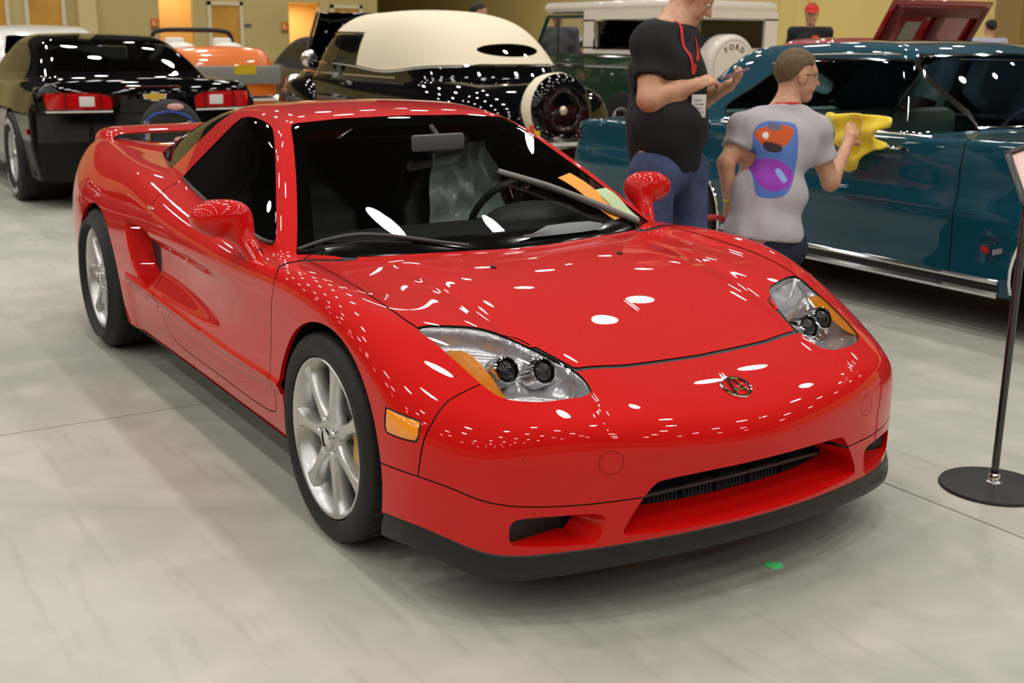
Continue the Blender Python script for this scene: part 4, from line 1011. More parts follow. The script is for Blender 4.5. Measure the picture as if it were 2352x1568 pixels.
# ------------------------------------------------------------------ teal hardtop coupe beside the red car
def teal_coupe():
    M_T = pmat('teal paint', srgb(4, 66, 84), rough=.45, spec=.1, coat=1, coat_rough=.012)
    A = Auto(zt=([-4.15, -4.0, -3.6, -3.0, -2.4, -1.6, -.9, -.4, .2, .6, .8], [.80, .845, .875, .905, .945, .95, .952, .965, .955, .93, .90]),
             w=([-4.1, -3.8, -3.2, -2.5, -1, 0, .5, .8], [.83, .875, .90, .905, .905, .905, .885, .84]),
             wz=([.15, .22, .3, .45, .56, .60, .66, .8, .9, 1.0], [-.05, -.02, -.006, -.002, .006, .004, -.010, -.016, -.030, -.06]), ends=(-4.10, .80), bow=(.05, .06), rake=(.10, -.06),
             cab=([-3.5, -3.1, -2.72, -2.24, -1.78, -1.42, -1.2, -.98, -.78], [.82, 1.04, 1.30, 1.385, 1.405, 1.398, 1.335, 1.08, .84]),
             wc=([-3.4, -2.8, -2.0, -1.0, -.6], [.74, .80, .815, .81, .76]), tumble=.56, belt=.95, crown=.03, rcrown=.05, k_top=.03, k_end=.05, k_roof=.07, bottom=.19, wsbow=.30)
    s = A.shell((-4.25, -.98, .12), (.9, .05, 1.46), .021, ((-2.80, .31, .37), (0, .31, .375)), .205)
    f = A.f
    s.region(A.cabf, 'cabin', [''])
    sw = catmull([(-2.50, .965), (-2.36, 1.12), (-2.22, 1.225), (-2.05, 1.283), (-1.7, 1.292), (-1.31, 1.292), (-1.275, 1.27), (-1.10, 1.10), (-.955, .955), (-.99, .945), (-1.7, .947)], 4, True)
    s.region(lambda P: np.maximum(poly_sd(xz(P), sw), .45+P[:, 1]), 'sideglass', ['cabin'])
    s.seam(lambda P: np.where(P[:, 1] < -.45, poly_sd(xz(P), sw)-.006, 1), .006, ['cabin'], 'trim')
    ws = np.array([(-1, .97), (.74, .97), (.575, 1.305), (.55, 1.318), (-1, 1.335)])
    s.region(lambda P: np.maximum(poly_sd(yz(P), ws), -1.55-P[:, 0]), 'screen', ['cabin'])
    s.seam(lambda P: np.where(P[:, 0] > -1.5, poly_sd(yz(P), ws)-.006, 1), .006, ['cabin'], 'trim')
    bl = np.array([(-1, .98), (.68, .98), (.56, 1.26), (-1, 1.285)])
    s.region(lambda P: np.maximum(poly_sd(yz(P), bl), P[:, 0]+2.6), 'backlight', ['cabin'])
    s.seam(lambda P: np.where((P[:, 1] < -.3) & (P[:, 2] > .29), soft_box(P[:, 0], -1.98, -.725+.0, .01), 1), .004, [''])
    s.seam(lambda P: np.where((P[:, 0] > -.7), np.maximum(np.abs(P[:, 1])-.80, -P[:, 0]-.66), 1), .004, [''])
    car = empty('teal_coupe', (-.05, 3.755, 0))
    tag(car, 'teal sixties hardtop coupe with chrome trim, being wiped by the kneeling man', 'car')
    emit(s, f, car, 'body', [''], M_T); emit(s, f, car, 'roof', ['cabin'], M_T)
    emit(s, f, car, 'window_trim', ['trim'], M_CHR, 'pair', -.003)
    emit(s, f, car, 'side_window', ['sideglass'], M_GLASS, 'pair', .004); emit(s, f, car, 'windscreen', ['screen'], glass_mat('blue tinted glass', (.30, .36, .50, 1)), 'one', .004); emit(s, f, car, 'rear_window', ['backlight'], M_GLASS, 'one', .004)
    tag(emit(s, f, car, 'panel_seam', ['seam'], M_BLK, 'one', .003)[0], kind='stuff')
    def side(x, z, sg=-1, o=0.0): 
        p = bisect(f, np.array([[x, 0, z]]), 1, -.3, -1.05)[0]; return (p[0], (p[1]-o)*(-sg), p[2])
    for sg in (-1, 1):
        xs = np.linspace(-2.40, -.44, 16)
        MB().tube([side(x, .279, sg, .004) for x in xs], .013, 8).build('rocker_moulding', M_CHR, car)
        MB().tube([side(x, .216, sg, .006) for x in xs], .020, 8).build('rocker_moulding', M_CHR, car)
        V = []
        for x in xs: V += [side(x, .27, sg, .002), side(x, .25, sg, .003), side(x, .23, sg, .002)]
        G = grid_faces(16, 3); MB().add(V, G if sg < 0 else [q[::-1] for q in G]).build('rocker_panel', M_BLK, car)
        MB().tube([side(x, .592, sg, .001) for x in np.linspace(-1.9, -.6, 10)], .004, 6).build('body_line', M_T, car)
        # vent window post, drip rail, door handle, mirror bits
        MB().tube([side(-1.292, .95, sg, .0), side(-1.245, 1.275, sg, .0)], .010, 6).build('vent_post', M_CHR, car)
        MB().tube([side(x, z, sg, .006) for x, z in ((-2.30, 1.26), (-2.10, 1.318), (-1.8, 1.328), (-1.4, 1.332), (-1.27, 1.322))], .008, 6).build('drip_rail', M_CHR, car)
        MB().tube([side(-1.20, .862, sg, .002), side(-1.16, .866, sg, .022), side(-1.09, .866, sg, .022), side(-1.05, .862, sg, .002)], .009, 6).build('door_handle', M_CHR, car)
        MB().tube([side(x, .93, sg, .004) for x in np.linspace(-2.5, -.95, 10)], .007, 6).build('belt_trim', M_CHR, car)
        MB().tube([side(-.383*math.cos(a), .31+.383*math.sin(a), sg, .002) for a in np.linspace(R(-12), R(192), 24)], .008, 6).build('arch_trim', M_CHR, car)
        MB().tube([side(-2.80-.378*math.cos(a), .31+.378*math.sin(a), sg, .002) for a in np.linspace(R(-10), R(190), 24)], .008, 6).build('arch_trim', M_CHR, car)
        # fender badge: crossed flags over a small shield
        e = empty('fender_badge', parent=car); p = side(-.49, .43, sg, .004)
        Mx = frame(p, (1, 0, 0), (0, 0, 1)) if sg < 0 else frame(p, (-1, 0, 0), (0, 0, 1))
        MB().prism([(-.055, .02), (-.008, .004), (-.012, -.022), (-.06, -.006)], 0, .005, Mx).build('flag', pmat('badge red', srgb(170, 40, 30), rough=.3), e)
        MB().prism([(.055, .02), (.008, .004), (.012, -.022), (.06, -.006)], 0, .005, Mx).build('flag', pmat('badge silver', (.7, .7, .68, 1), rough=.25, metal=.8), e)
        MB().prism([(-.012, .01), (.012, .01), (.012, -.03), (0, -.06), (-.012, -.03)], .002, .008, Mx).build('shield', M_CHR, e)
        text_mesh('327', .045, Mx @ Matrix.Translation((0, .045, .004)), M_CHR, e, 'numerals')
        simple_wheel(car, (0, sg*.865, .31), sg, .31, .18, .185, 5, M_CHR); simple_wheel(car, (-2.80, sg*.865, .31), sg, .31, .18, .185, 5, M_CHR)
        Mx = frame(side(-3.99, .735, sg, .003), (1, 0, 0), (0, 0, 1)) if sg < 0 else frame(side(-3.99, .735, sg, .003), (-1, 0, 0), (0, 0, 1))
        text_mesh('SS', .13, Mx, M_CHR, car, 'quarter_badge', .003, True)
    well(car, 0, .31, .38, .90, .55); well(car, -2.80, .31, .375, .90, .55); shadow_pan(car, -3.9, .6, .80, .18, .30)
    MS = pmat('teal vinyl seat', srgb(96, 132, 132), rough=.5)
    MB().box((-2.05, -.68, .45), (-1.45, .68, .62), None, .05).box((-2.12, -.68, .55), (-1.95, .68, .99), None, .06).build('front_bench', MS, car)
    MB().box((-2.95, -.66, .45), (-2.5, .66, .60), None, .05).box((-3.02, -.66, .55), (-2.88, .66, .95), None, .06).build('rear_bench', MS, car)
    MB().box((-1.05, -.74, .60), (-.85, .74, .93), None, .04).build('dashboard', MS, car)
    c_ = Vector((-1.30, .36, .88)); ax = Vector((-.85, 0, .52)).normalized(); u_ = Vector((0, 1, 0)); w_ = ax.cross(u_)
    MB().tube([c_+(u_*math.cos(a)+w_*math.sin(a))*.20 for a in np.linspace(0, 2*math.pi, 25)[:-1]], .011, 6, closed=True).tube([c_-u_*.19, c_-ax*.06, c_+u_*.19], .008, 6).build('steering_wheel', pmat('pale wheel', (.35, .42, .40, 1), rough=.4), car)
    for sg in (-1, 1):
        MB().tube([(-4.08, sg*.2, .42), (-4.16, sg*.5, .42), (-4.10, sg*.83, .42)], .05, 8).build('bumper_half', M_CHR, car)
        MB().box((-4.09, sg*.72-.07, .60), (-4.04, sg*.72+.07, .76), None, .01).build('tail_lamp', M_TLAMP, car)
    MB().tube([(.78, -.80, .45), (.86, -.4, .45), (.87, 0, .45), (.86, .4, .45), (.78, .80, .45)], .06, 8).build('front_bumper', M_CHR, car)
    return car
teal_coupe()
# ------------------------------------------------------------------ black pre-war car with a padded cream top
def cream_top_car():
    M_C = pmat('cream canvas', srgb(240, 226, 198), rough=.75, bump=(300, .1, .001))
    A = Auto(zt=([.0, .2, .5, .9, 1.3, 1.8, 2.6, 3.5, 4.2, 4.8, 5.3, 5.6], [.62, .80, .93, 1.02, 1.065, 1.075, 1.085, 1.10, 1.10, 1.07, 1.0, .86]),
             w=([.0, .2, .5, 1.0, 1.6, 2.4, 3.4, 4.4, 5.2, 5.6], [.55, .72, .84, .90, .90, .88, .86, .80, .68, .5]),
             wz=([.2, .35, .5, .7, .85, 1.0, 1.1], [-.02, .0, .02, .02, -.02, -.09, -.16]), ends=(.22, 5.55), bow=(.25, .3), rake=(.15, -.1),
             cab=([.70, .85, 1.10, 1.45, 1.9, 2.6, 3.4, 4.15, 4.5, 4.7], [.85, 1.06, 1.32, 1.53, 1.635, 1.685, 1.67, 1.58, 1.34, 1.05]),
             wc=([.7, 1.2, 2.0, 3.6, 4.7], [.70, .78, .80, .79, .72]), tumble=.16, belt=1.05, crown=.10, rcrown=.10, k_top=.20, k_end=.20, k_roof=.40, bottom=.25, wsbow=.42, k_join=.02)
    s = A.shell((.05, -1.0, .2), (5.7, .05, 1.75), .026, ((1.35, .37, .40), (4.55, .37, .42)), .27)
    f = A.f
    s.region(A.cabf, 'cabin', [''])
    base = C1([.6, 1.0, 1.5, 2.0, 2.4, 2.9, 4.7], [1.135, 1.125, 1.105, 1.06, 1.045, 1.075, 1.09])
    s.region(lambda P: np.maximum(base(P[:, 0])-P[:, 2], P[:, 0]*0-1), 'top', ['cabin'])
    win = np.array([(3.02, 1.085), (3.02, 1.445), (4.2, 1.455), (4.42, 1.33), (4.62, 1.09)])
    s.region(lambda P: np.maximum(poly_sd(xz(P), win), .4+P[:, 1]), 'doorframe', ['top'])
    for a, b, nm in ((3.09, 3.62, 'w1'), (3.72, 4.42, 'w2')):
        w = smooth_poly([(a, 1.10), (a+.01, 1.10), (a+.01, 1.385), (a+.02, 1.40), (b-.10, 1.40), (b-.08, 1.385), (b, 1.11), (b-.01, 1.10)], 1)
        s.region(lambda P: np.maximum(poly_sd(xz(P), w), .4+P[:, 1]), 'glass', ['doorframe'])
    ws = np.array([(-1, 1.12), (.55, 1.12), (.50, 1.38), (-1, 1.40)])
    s.region(lambda P: np.maximum(poly_sd(yz(P), ws), 4.3-P[:, 0]), 'glass', ['top'])
    bl = lambda P: np.where(P[:, 0] < 1.6, np.sqrt((P[:, 1]/.36)**2+((P[:, 2]-1.275)/.064)**2)-1, 1)*.066
    s.region(bl, 'backlight', ['top'])
    car = empty('cream_top_car', (-6.32, 4.42, 0), math.pi)
    tag(car, 'black vintage limousine with padded cream top, oval rear window and rear-mounted spare', 'car')
    emit(s, f, car, 'body', ['', 'cabin'], M_BLKP); emit(s, f, car, 'padded_top', ['top'], M_C); emit(s, f, car, 'door_frame', ['doorframe'], M_BLKP, 'pair')
    tag(emit(s, f, car, 'side_windows', ['glass'], M_GLASS, 'one', .004)[0], kind='stuff')
    emit(s, f, car, 'rear_window', ['backlight'], M_DGLASS, 'one', .035)
    E = s.border(['top'], 'backlight'); v, t = rim(s.V, E, lambda A_: -vnormals(f, A_)*.04)
    mesh_obj('window_recess', np.concatenate([v, v*[1, -1, 1]]), np.concatenate([t, t[:, ::-1]+len(v)]), M_BLK, car)
    # chrome bead along the foot of the top
    for sg in (-1, 1):
        xs = np.concatenate([np.linspace(.93, 1.4, 6), np.linspace(1.5, 4.6, 24)]); P = np.stack([xs, xs*0, base(xs)-.004], 1); P = bisect(f, P, 1, -.05, -1.1)
        ctr = bisect(f, np.array([[0, 0, 1.13], [0, -.12, 1.13], [0, -.26, 1.13], [0, -.4, 1.13]]), 0, 2.0, -.2)
        L = [(p[0]-.004, p[1], p[2]) for p in ctr if p[0] < 1.5]+[(p[0], p[1]-.004, p[2]) for p in P if p[1] < -.45]
        MB().tube([(a, b*-sg, c) for a, b, c in L], .014, 6).build('chrome_bead', M_CHR, car)
        MB().tube([(x, -sg*(y-.006), z) for x, y, z in bisect(f, np.stack([np.linspace(3.02, 4.4, 8), np.zeros(8), np.full(8, 1.425)], 1), 1, -.05, -1.1)], .010, 6).build('drip_moulding', M_CHR, car)
        MB().tube([(x, -sg*(y-.006), z) for x, y, z in bisect(f, np.stack([np.linspace(2.0, 5.2, 12), np.zeros(12), np.full(12, .98)], 1), 1, -.05, -1.1)], .012, 6).build('belt_moulding', M_CHR, car)
        simple_wheel(car, (1.35, sg*.86, .37), sg, .37, .18, .21, 0, M_BLKP, (.24, .29, .32)); simple_wheel(car, (4.55, sg*.86, .37), sg, .37, .18, .21, 0, M_BLKP, (.24, .29, .32))
        # bulbous rear and front fenders
        MB().ball((1.30, sg*.80, .52), (.72, .16, .34), 24, 12).build('rear_fender', M_BLKP, car); MB().ball((4.65, sg*.74, .55), (.80, .20, .36), 24, 12).build('front_fender', M_BLKP, car)
        MB().ball((5.30, sg*.60, .80), (.16, .13, .13), 16, 10).build('head_lamp', M_CHR, car)
        MB().lathe([(.0, .02), (.08, .015), (.10, 0), (.09, -.04), (.0, -.06)], 16, Matrix.Translation((3.95, sg*.96, 1.14)) @ Matrix.Rotation(R(-90), 4, 'Y')).build('side_mirror', M_CHR, car)
    # spare wheel in its cover
    M = Matrix.Translation((.10, 0, .73)) @ Matrix.Rotation(R(-90+6), 4, 'Y')
    sp = MB().lathe([(.0, .0), (.16, .0), (.165, .016), (.20, .022), (.27, .020), (.325, .002), (.352, -.035)], 48, M).build('spare_wheel_cover', M_BLKP, car)
    MB().lathe([(.352, -.035), (.362, -.07), (.362, -.19), (.34, -.21), (.10, -.21)], 48, M).build('cover_band', M_C, sp)
    MB().lathe([(.165, .018), (.175, .026), (.185, .022)], 40, M).build('cover_ring', pmat('dark bronze ring', (.05, .04, .035, 1), rough=.2, metal=.9), sp)
    MB().lathe([(.0, .022), (.030, .018), (.042, .006), (.045, .0)], 16, M).build('hub_emblem', pmat('pale emblem', (.75, .62, .5, 1), rough=.25, metal=.6), sp)
    MB().tube([M @ Vector((.0, .05, .004)), M @ Vector((-.10, .16, .006))], .008, 6).build('cover_bar', M_CHR, sp)
    MB().tube([(.02, -.78, .45), (-.06, -.4, .45), (-.08, 0, .45), (-.06, .4, .45), (.02, .78, .45)], .05, 8).build('rear_bumper', M_CHR, car)
    # raised hood halves
    M = frame((5.45, -.40, 1.02), (-.62, 0, .78), (0, 1, 0)); MB().box((0, 0, 0), (.86, .80, .03), M, .01).build('raised_hood', M_BLKP, car)
    MB().tube([(5.46, .42, 1.03), (4.93, .42, 1.69)], .022, 6).build('hood_edge', pmat('grey edge', (.14, .13, .11, 1), rough=.4), car)
    well(car, 1.35, .37, .41, .88, .5); well(car, 4.55, .37, .43, .80, .45); shadow_pan(car, .4, 5.2, .7, .25, .4)
    for x in (2.0, 3.1): MB().box((x-.1, -.62, .6), (x+.1, .62, 1.15), None, .06).build('bench_seat', pmat('tan seat', srgb(120, 100, 78), rough=.6), car)
    return car
cream_top_car()
# ------------------------------------------------------------------ green and white off-roader
def offroader():
    car = empty('off_roader', (-7.62, 7.50, 0), math.pi)
    tag(car, 'dark green off-roader with white hardtop and round white spare cover', 'car')
    MG = pmat('dark green paint', srgb(34, 62, 40), rough=.3, coat=1, coat_rough=.03); MW = pmat('white paint', srgb(238, 228, 216), rough=.35, coat=.8, coat_rough=.05)
    def rb(name, a, b, mat, bev=.03, par=car): return MB().box(a, b, None, bev).build(name, mat, par)
    rb('tub', (.05, -.86, .55), (2.75, .86, 1.22), MG, .05); rb('front_clip', (2.70, -.84, .55), (3.85, .84, 1.16), MG, .05)
    for sg in (-1, 1):
        y = sg*.865
        MB().tube([(.06, y, 1.075), (3.8, y, 1.075)], .018, 8).build('side_moulding', M_CHR, car)
        MB().tube([(.06, y, 1.20), (2.7, y, 1.20)], .012, 6).build('belt_moulding', MG, car)
        for x in (.75, 1.55, 2.2): MB().lathe([(.0, .02), (.03, .016), (.04, 0)], 12, frame((x, y, 1.0), (1, 0, 0), (0, 0, 1)) if sg < 0 else frame((x, y, 1.0), (-1, 0, 0), (0, 0, 1))).build('side_stud', MG, car)
        # hardtop side, made of the pieces round its windows
        m = MB(); y0, y1 = sorted((sg*.80, sg*.86))
        for a, b, c, d in ((.08, 1.60, 1.22, 1.30), (.08, 1.60, 1.60, 1.72), (.08, .34, 1.28, 1.62), (1.36, 1.60, 1.28, 1.62)): m.box((a, y0, c), (b, y1, d))
        m.build('hardtop_side', MW, car)
        MB().box((.33, sg*.825-.003, 1.29), (1.37, sg*.825+.003, 1.61)).build('side_window', M_GLASS, car)
        fr = MB()
        for a, b, c, d in ((.32, 1.38, 1.275, 1.30), (.32, 1.38, 1.60, 1.622), (.32, .345, 1.28, 1.62), (1.355, 1.38, 1.28, 1.62)): fr.box((a, sg*.862-.008, c), (b, sg*.862+.008, d))
        fr.build('window_frame', M_CHR, car)
        dr = MB()
        for p, q in (((1.62, 1.22), (1.62, 1.66)), ((1.62, 1.66), (2.42, 1.66)), ((2.42, 1.66), (2.72, 1.22))): dr.tube([(p[0], sg*.84, p[1]), (q[0], sg*.83, q[1])], .022, 6)
        dr.tube([(2.20, sg*.84, 1.22), (2.20, sg*.84, 1.66)], .008, 6)
        dr.build('door_frame', MG, car)
        MB().add([(1.63, sg*.83, 1.22), (2.70, sg*.83, 1.22), (2.42, sg*.83, 1.65), (1.63, sg*.83, 1.65)], [(0, 1, 2, 3)]).build('door_window', M_GLASS, car)
        MB().box((1.86, sg*.87-.02, 1.12), (2.0, sg*.87+.02, 1.145), None, .01).build('door_handle', M_CHR, car)
        simple_wheel(car, (.78, sg*.86, .40), sg, .40, .25, .20, 5, M_CHR); simple_wheel(car, (3.12, sg*.86, .40), sg, .40, .25, .20, 5, M_CHR)
    rb('hardtop_roof', (.02, -.86, 1.70), (2.50, .86, 1.835), MW, .06)
    r = MB()
    for a, b, c, d in ((-.86, .86, 1.22, 1.30), (-.86, .86, 1.62, 1.72), (-.86, -.66, 1.28, 1.64), (.66, .86, 1.28, 1.64)): r.box((.02, a, c), (.10, b, d))
    r.build('tailgate_frame', MW, car); MB().box((.055, -.67, 1.29), (.061, .67, 1.63)).build('rear_window', M_GLASS, car)
    MB().tube([(.03, -.67, 1.29), (.03, .67, 1.29), (.03, .67, 1.63), (.03, -.67, 1.63)], .012, 6, closed=True).build('rear_window_frame', M_BLK, car)
    MB().add([(2.74, -.78, 1.2), (2.74, .78, 1.2), (2.44, .76, 1.68), (2.44, -.76, 1.68)], [(0, 1, 2, 3)]).build('windscreen', M_GLASS, car)
    # spare wheel with its white cover and arched maker's name
    M = Matrix.Translation((-.16, -.02, 1.08)) @ Matrix.Rotation(R(-90), 4, 'Y')
    M = frame((-.16, .0, 1.09), (0, -1, 0), (0, 0, 1))
    sp = MB().lathe([(.0, .02), (.30, .018), (.345, .008), (.365, -.015), (.37, -.05), (.37, -.20), (.33, -.22)], 48, M).build('spare_cover', MW, car)
    MB().lathe([(.300, .0195), (.304, .0215), (.308, .0185)], 48, M).build('cover_seam', pmat('cover seam grey', (.45, .42, .40, 1), rough=.7), sp)
    ink = pmat('dark lettering', (.02, .02, .02, 1), rough=.6)
    for k, ch in enumerate('FORD'):
        a = R(90+33-k*22); text_mesh(ch, .085, M @ Matrix.Translation((.225*math.cos(a), .225*math.sin(a), .0205)) @ Matrix.Rotation(a-R(90), 4, 'Z'), ink, sp, 'cover_letter', .001, True)
    MB().tube([(0.0, -.3, .8), (-.14, 0, .9)], .02, 6).build('spare_carrier', M_BLK, car)
    shadow_pan(car, .1, 3.7, .75, .35, .56)
    for y in (-.4, .4): seat_block(car, 1.95, y, .85, .5, .55, pmat('green seat', srgb(110, 120, 100), rough=.6))
    MB().box((.35, -.6, .9), (.8, .6, 1.15), None, .04).build('rear_seat', pmat('green seat', srgb(110, 120, 100), rough=.6), car)
    MB().tube([(-.02, -.8, .6), (-.06, 0, .6), (-.02, .8, .6)], .05, 8).build('rear_bumper', M_CHR, car)
    return car
offroader()
# ------------------------------------------------------------------ red coupe with its hood up, behind the teal car
def red_coupe():
    MR = pmat('deep red paint', srgb(150, 14, 14), rough=.3, coat=1, coat_rough=.02)
    A = Auto(zt=([-3.0, -2.7, -2.2, -1.8, -1.0, 0, .8], [.80, .88, .93, .95, .95, .94, .86]), w=([-3.0, -2.6, -1, 0, .8], [.78, .86, .88, .87, .80]),
             wz=([.2, .4, .7, .9, 1.0], [-.03, 0, 0, -.03, -.07]), ends=(-3.0, .85), bow=(.08, .08), cab=([-2.05, -1.9, -1.72, -1.5, -1.3, -1.08, -.88, -.65], [.85, 1.08, 1.33, 1.42, 1.425, 1.38, 1.15, .85]),
             wc=([-3.0, -1.9, -.7], [.74, .79, .75]), tumble=.5, belt=.95, crown=.03, bottom=.2)
    s = A.shell((-3.1, -1.0, .15), (.95, .05, 1.48), .034, ((-2.1, .33, .38), (0, .33, .38)), .22); f = A.f
    s.region(A.cabf, 'cabin', [''])
    sw = catmull([(-1.78, .975), (-1.66, 1.22), (-1.5, 1.29), (-1.2, 1.29), (-.88, .97)], 4, True)
    s.region(lambda P: np.maximum(poly_sd(xz(P), sw), .45+P[:, 1]), 'sideglass', ['cabin'])
    ws = np.array([(-1, .98), (.74, .98), (.58, 1.30), (-1, 1.33)]); s.region(lambda P: np.maximum(poly_sd(yz(P), ws), -1.25-P[:, 0]), 'screen', ['cabin']); s.region(lambda P: np.maximum(poly_sd(yz(P), ws), P[:, 0]+1.62), 'backlight', ['cabin'])
    s.region(lambda P: np.maximum(np.maximum(np.abs(P[:, 1])-.72, -.58-P[:, 0]), np.maximum(P[:, 0]-.72, .80-P[:, 2])), 'hoodhole', ['']); s.drop('hoodhole')
    car = empty('red_coupe', (-3.08, 6.08, 0)); tag(car, 'deep red coupe with its hood raised, standing behind the teal car', 'car')
    emit(s, f, car, 'body', [''], MR); emit(s, f, car, 'roof', ['cabin'], MR); emit(s, f, car, 'side_window', ['sideglass'], M_GLASS, 'pair', .004); emit(s, f, car, 'windscreen', ['screen'], M_GLASS, 'one', .004); emit(s, f, car, 'rear_window', ['backlight'], M_GLASS, 'one', .004)
    MB().box((-.62, -.74, .45), (.7, .74, .70)).build('engine_bay', M_BLK, car); MB().box((-.35, -.3, .7), (.4, .3, .86), None, .04).build('engine', M_DISC, car)
    M = frame((-.66, -.80, .96), (.50, 0, .86), (0, 1, 0)); h = MB().box((0, 0, 0), (.86, 1.18, .02), M, .008).build('raised_hood', MR, car)
    for a, b, c, d in ((.05, .05, .82, .13), (.05, 1.05, .82, 1.13), (.73, .13, .82, 1.05), (.05, .55, .73, .66)): MB().box((a, b, -.03), (c, d, 0), M, .008).build('hood_brace', pmat('dark red inner panel', srgb(92, 10, 10), rough=.4), h)
    MB().box((.36, .24, -.012), (.68, .42, 0), M).build('hood_label', pmat('grey label', (.36, .34, .28, 1), rough=.6), h)
    for sg in (-1, 1):
        simple_wheel(car, (0, sg*.87, .33), sg, .33, .2, .19, 5, M_ALU); simple_wheel(car, (-2.1, sg*.87, .33), sg, .33, .2, .19, 5, M_ALU)
        MB().tube([(x, sg*(-y+.006), z) for x, y, z in bisect(f, np.stack([np.linspace(-1.6, -1.1, 8), np.zeros(8), np.full(8, 1.325)], 1), 1, -.05, -1.1)], .009, 6).build('drip_rail', M_CHR, car)
        MB().tube([(x, sg*(-y+.004), z) for x, y, z in bisect(f, np.stack([np.linspace(-2.75, .6, 8), np.zeros(8), np.full(8, .72)], 1), 1, -.05, -1.1)], .009, 6).build('side_moulding', M_CHR, car)
    shadow_pan(car, -2.8, .7, .75, .2, .35)
    MB().box((-1.8, -.66, .5), (-1.6, .66, 1.0), None, .05).build('front_bench', M_SEATD, car); MB().box((-2.5, -.62, .5), (-2.35, .62, .95), None, .05).build('rear_bench', M_SEATD, car)
    return car
red_coupe()
# ------------------------------------------------------------------ orange open car, dark soft-top, white saloon and maroon coupe further back
def small_car(name, label, paint, loc, rz, top=None, glass=True, zt=None, scale=1.0, h=.045):
    A = Auto(zt=zt or ([0, .15, .5, 1.2, 2.5, 3.3, 4.0, 4.3], [.78, .93, 1.0, 1.0, .99, .97, .88, .70]), w=([0, .3, 1, 3, 4, 4.3], [.72, .83, .87, .87, .80, .62]),
             wz=([.2, .4, .7, .9, 1.1], [-.04, 0, 0, -.03, -.10]), ends=(0, 4.3), bow=(.12, .15), cab=([.5, .8, 1.2, 1.7, 2.2, 2.6, 3.1], [.85, 1.12, 1.32, 1.40, 1.40, 1.33, .92]) if top else None,
             wc=([.5, 1.5, 3.0], [.70, .76, .72]) if top else None, tumble=.45, belt=1.0, crown=.08, k_top=.10, k_end=.12, bottom=.22)
    s = A.shell((-.1, -.98, .15), (4.4, .05, 1.5), h, ((.85, .33, .38), (3.4, .33, .38)), .24); f = A.f
    car = empty(name, loc, rz); tag(car, label, 'car')
    if top:
        s.region(A.cabf, 'cabin', [''])
        sw = np.array([(1.05, 1.04), (1.35, 1.27), (2.25, 1.29), (2.75, 1.04)]); s.region(lambda P: np.maximum(poly_sd(xz(P), sw), .4+P[:, 1]), 'sg', ['cabin'])
        ws = np.array([(-1, 1.04), (.60, 1.04), (.50, 1.27), (-1, 1.30)]); s.region(lambda P: np.maximum(poly_sd(yz(P), ws), np.minimum(P[:, 0]-1.3, 2.3-P[:, 0])), 'ws', ['cabin'])
        emit(s, f, car, 'top', ['cabin'], top); emit(s, f, car, 'side_window', ['sg'], M_DGLASS, 'pair'); g = emit(s, f, car, 'end_windows', ['ws'], M_DGLASS, 'one')
        tag(g[0], kind='stuff')
    emit(s, f, car, 'body', [''], paint)
    for sg in (-1, 1):
        simple_wheel(car, (.85, sg*.83, .33), sg, .33, .2, .19, 5, M_ALU); simple_wheel(car, (3.4, sg*.83, .33), sg, .33, .2, .19, 5, M_ALU)
        MB().box((.0, sg*.62-.12, .72), (.06, sg*.62+.12, .80), None, .015).build('tail_lamp', M_TLAMP, car)
    MB().tube([(.06, -.78, .52), (-.03, 0, .52), (.06, .78, .52)], .05, 8).build('rear_bumper', M_CHR, car); shadow_pan(car, .2, 4.1, .7, .2, .35)
    return car, f
MO = pmat('orange paint', srgb(236, 118, 30), rough=.3, coat=1, coat_rough=.03)
oc, f_ = small_car('orange_convertible', 'orange open car with black roll hoop and white headrests, far behind the black coupe', MO, (-13.6, 3.60, 0), math.pi,
                   zt=([0, .15, .5, 1.2, 2.5, 3.3, 4.0, 4.3], [1.0, 1.17, 1.24, 1.24, 1.10, 1.05, .95, .80]))
MB().tube(catmull([(1.5, -.62, 1.05), (1.5, -.60, 1.38), (1.5, -.45, 1.46), (1.5, 0, 1.47), (1.5, .45, 1.46), (1.5, .60, 1.38), (1.5, .62, 1.05)], 4), .035, 8).build('roll_hoop', M_BLK, oc)
for y in (-.36, .36): MB().box((1.15, y-.14, 1.18), (1.25, y+.14, 1.36), None, .04).build('headrest', pmat('white leather', (.8, .77, .7, 1), rough=.5), oc)
for y in (-.36, .36): MB().ball((.95, y, 1.20), (.30, .22, .10), 16, 8).build('headrest_fairing', pmat('white leather', (.8, .77, .7, 1), rough=.5), oc)
MB().box((-.035, -.42, .86), (-.02, -.10, .99)).build('number_plate', pmat('yellow plate', srgb(206, 176, 20), rough=.5), oc)
MB().box((-.03, -.80, .72), (.06, .80, .98), None, .03).build('rear_panel', pmat('grey panel', (.25, .24, .21, 1), rough=.4), oc)
dc, f_ = small_car('dark_soft_top', 'charcoal car with black soft top, partly hidden by the raised black hood', pmat('charcoal paint', (.025, .025, .024, 1), rough=.3, coat=1), (-17.2, 6.1, 0), 0.0, pmat('black canvas', (.02, .02, .021, 1), rough=.8))
MB().box((2.70, -.45, 1.04), (2.72, -.13, 1.26)).build('screen_card', pmat('white card', (.8, .82, .85, 1), rough=.7), dc)
wc_, f_ = small_car('white_saloon', 'white-roofed car just showing above the black coupe at far left', pmat('white paint far', (.8, .78, .72, 1), rough=.3, coat=1), (-13.2, 1.40, 0), math.pi, pmat('white paint far', (.8, .78, .72, 1), rough=.3, coat=1), zt=([0, .15, .5, 1.2, 2.5, 3.3, 4.0, 4.3], [.80, .98, 1.05, 1.05, 1.04, 1.0, .9, .75]))
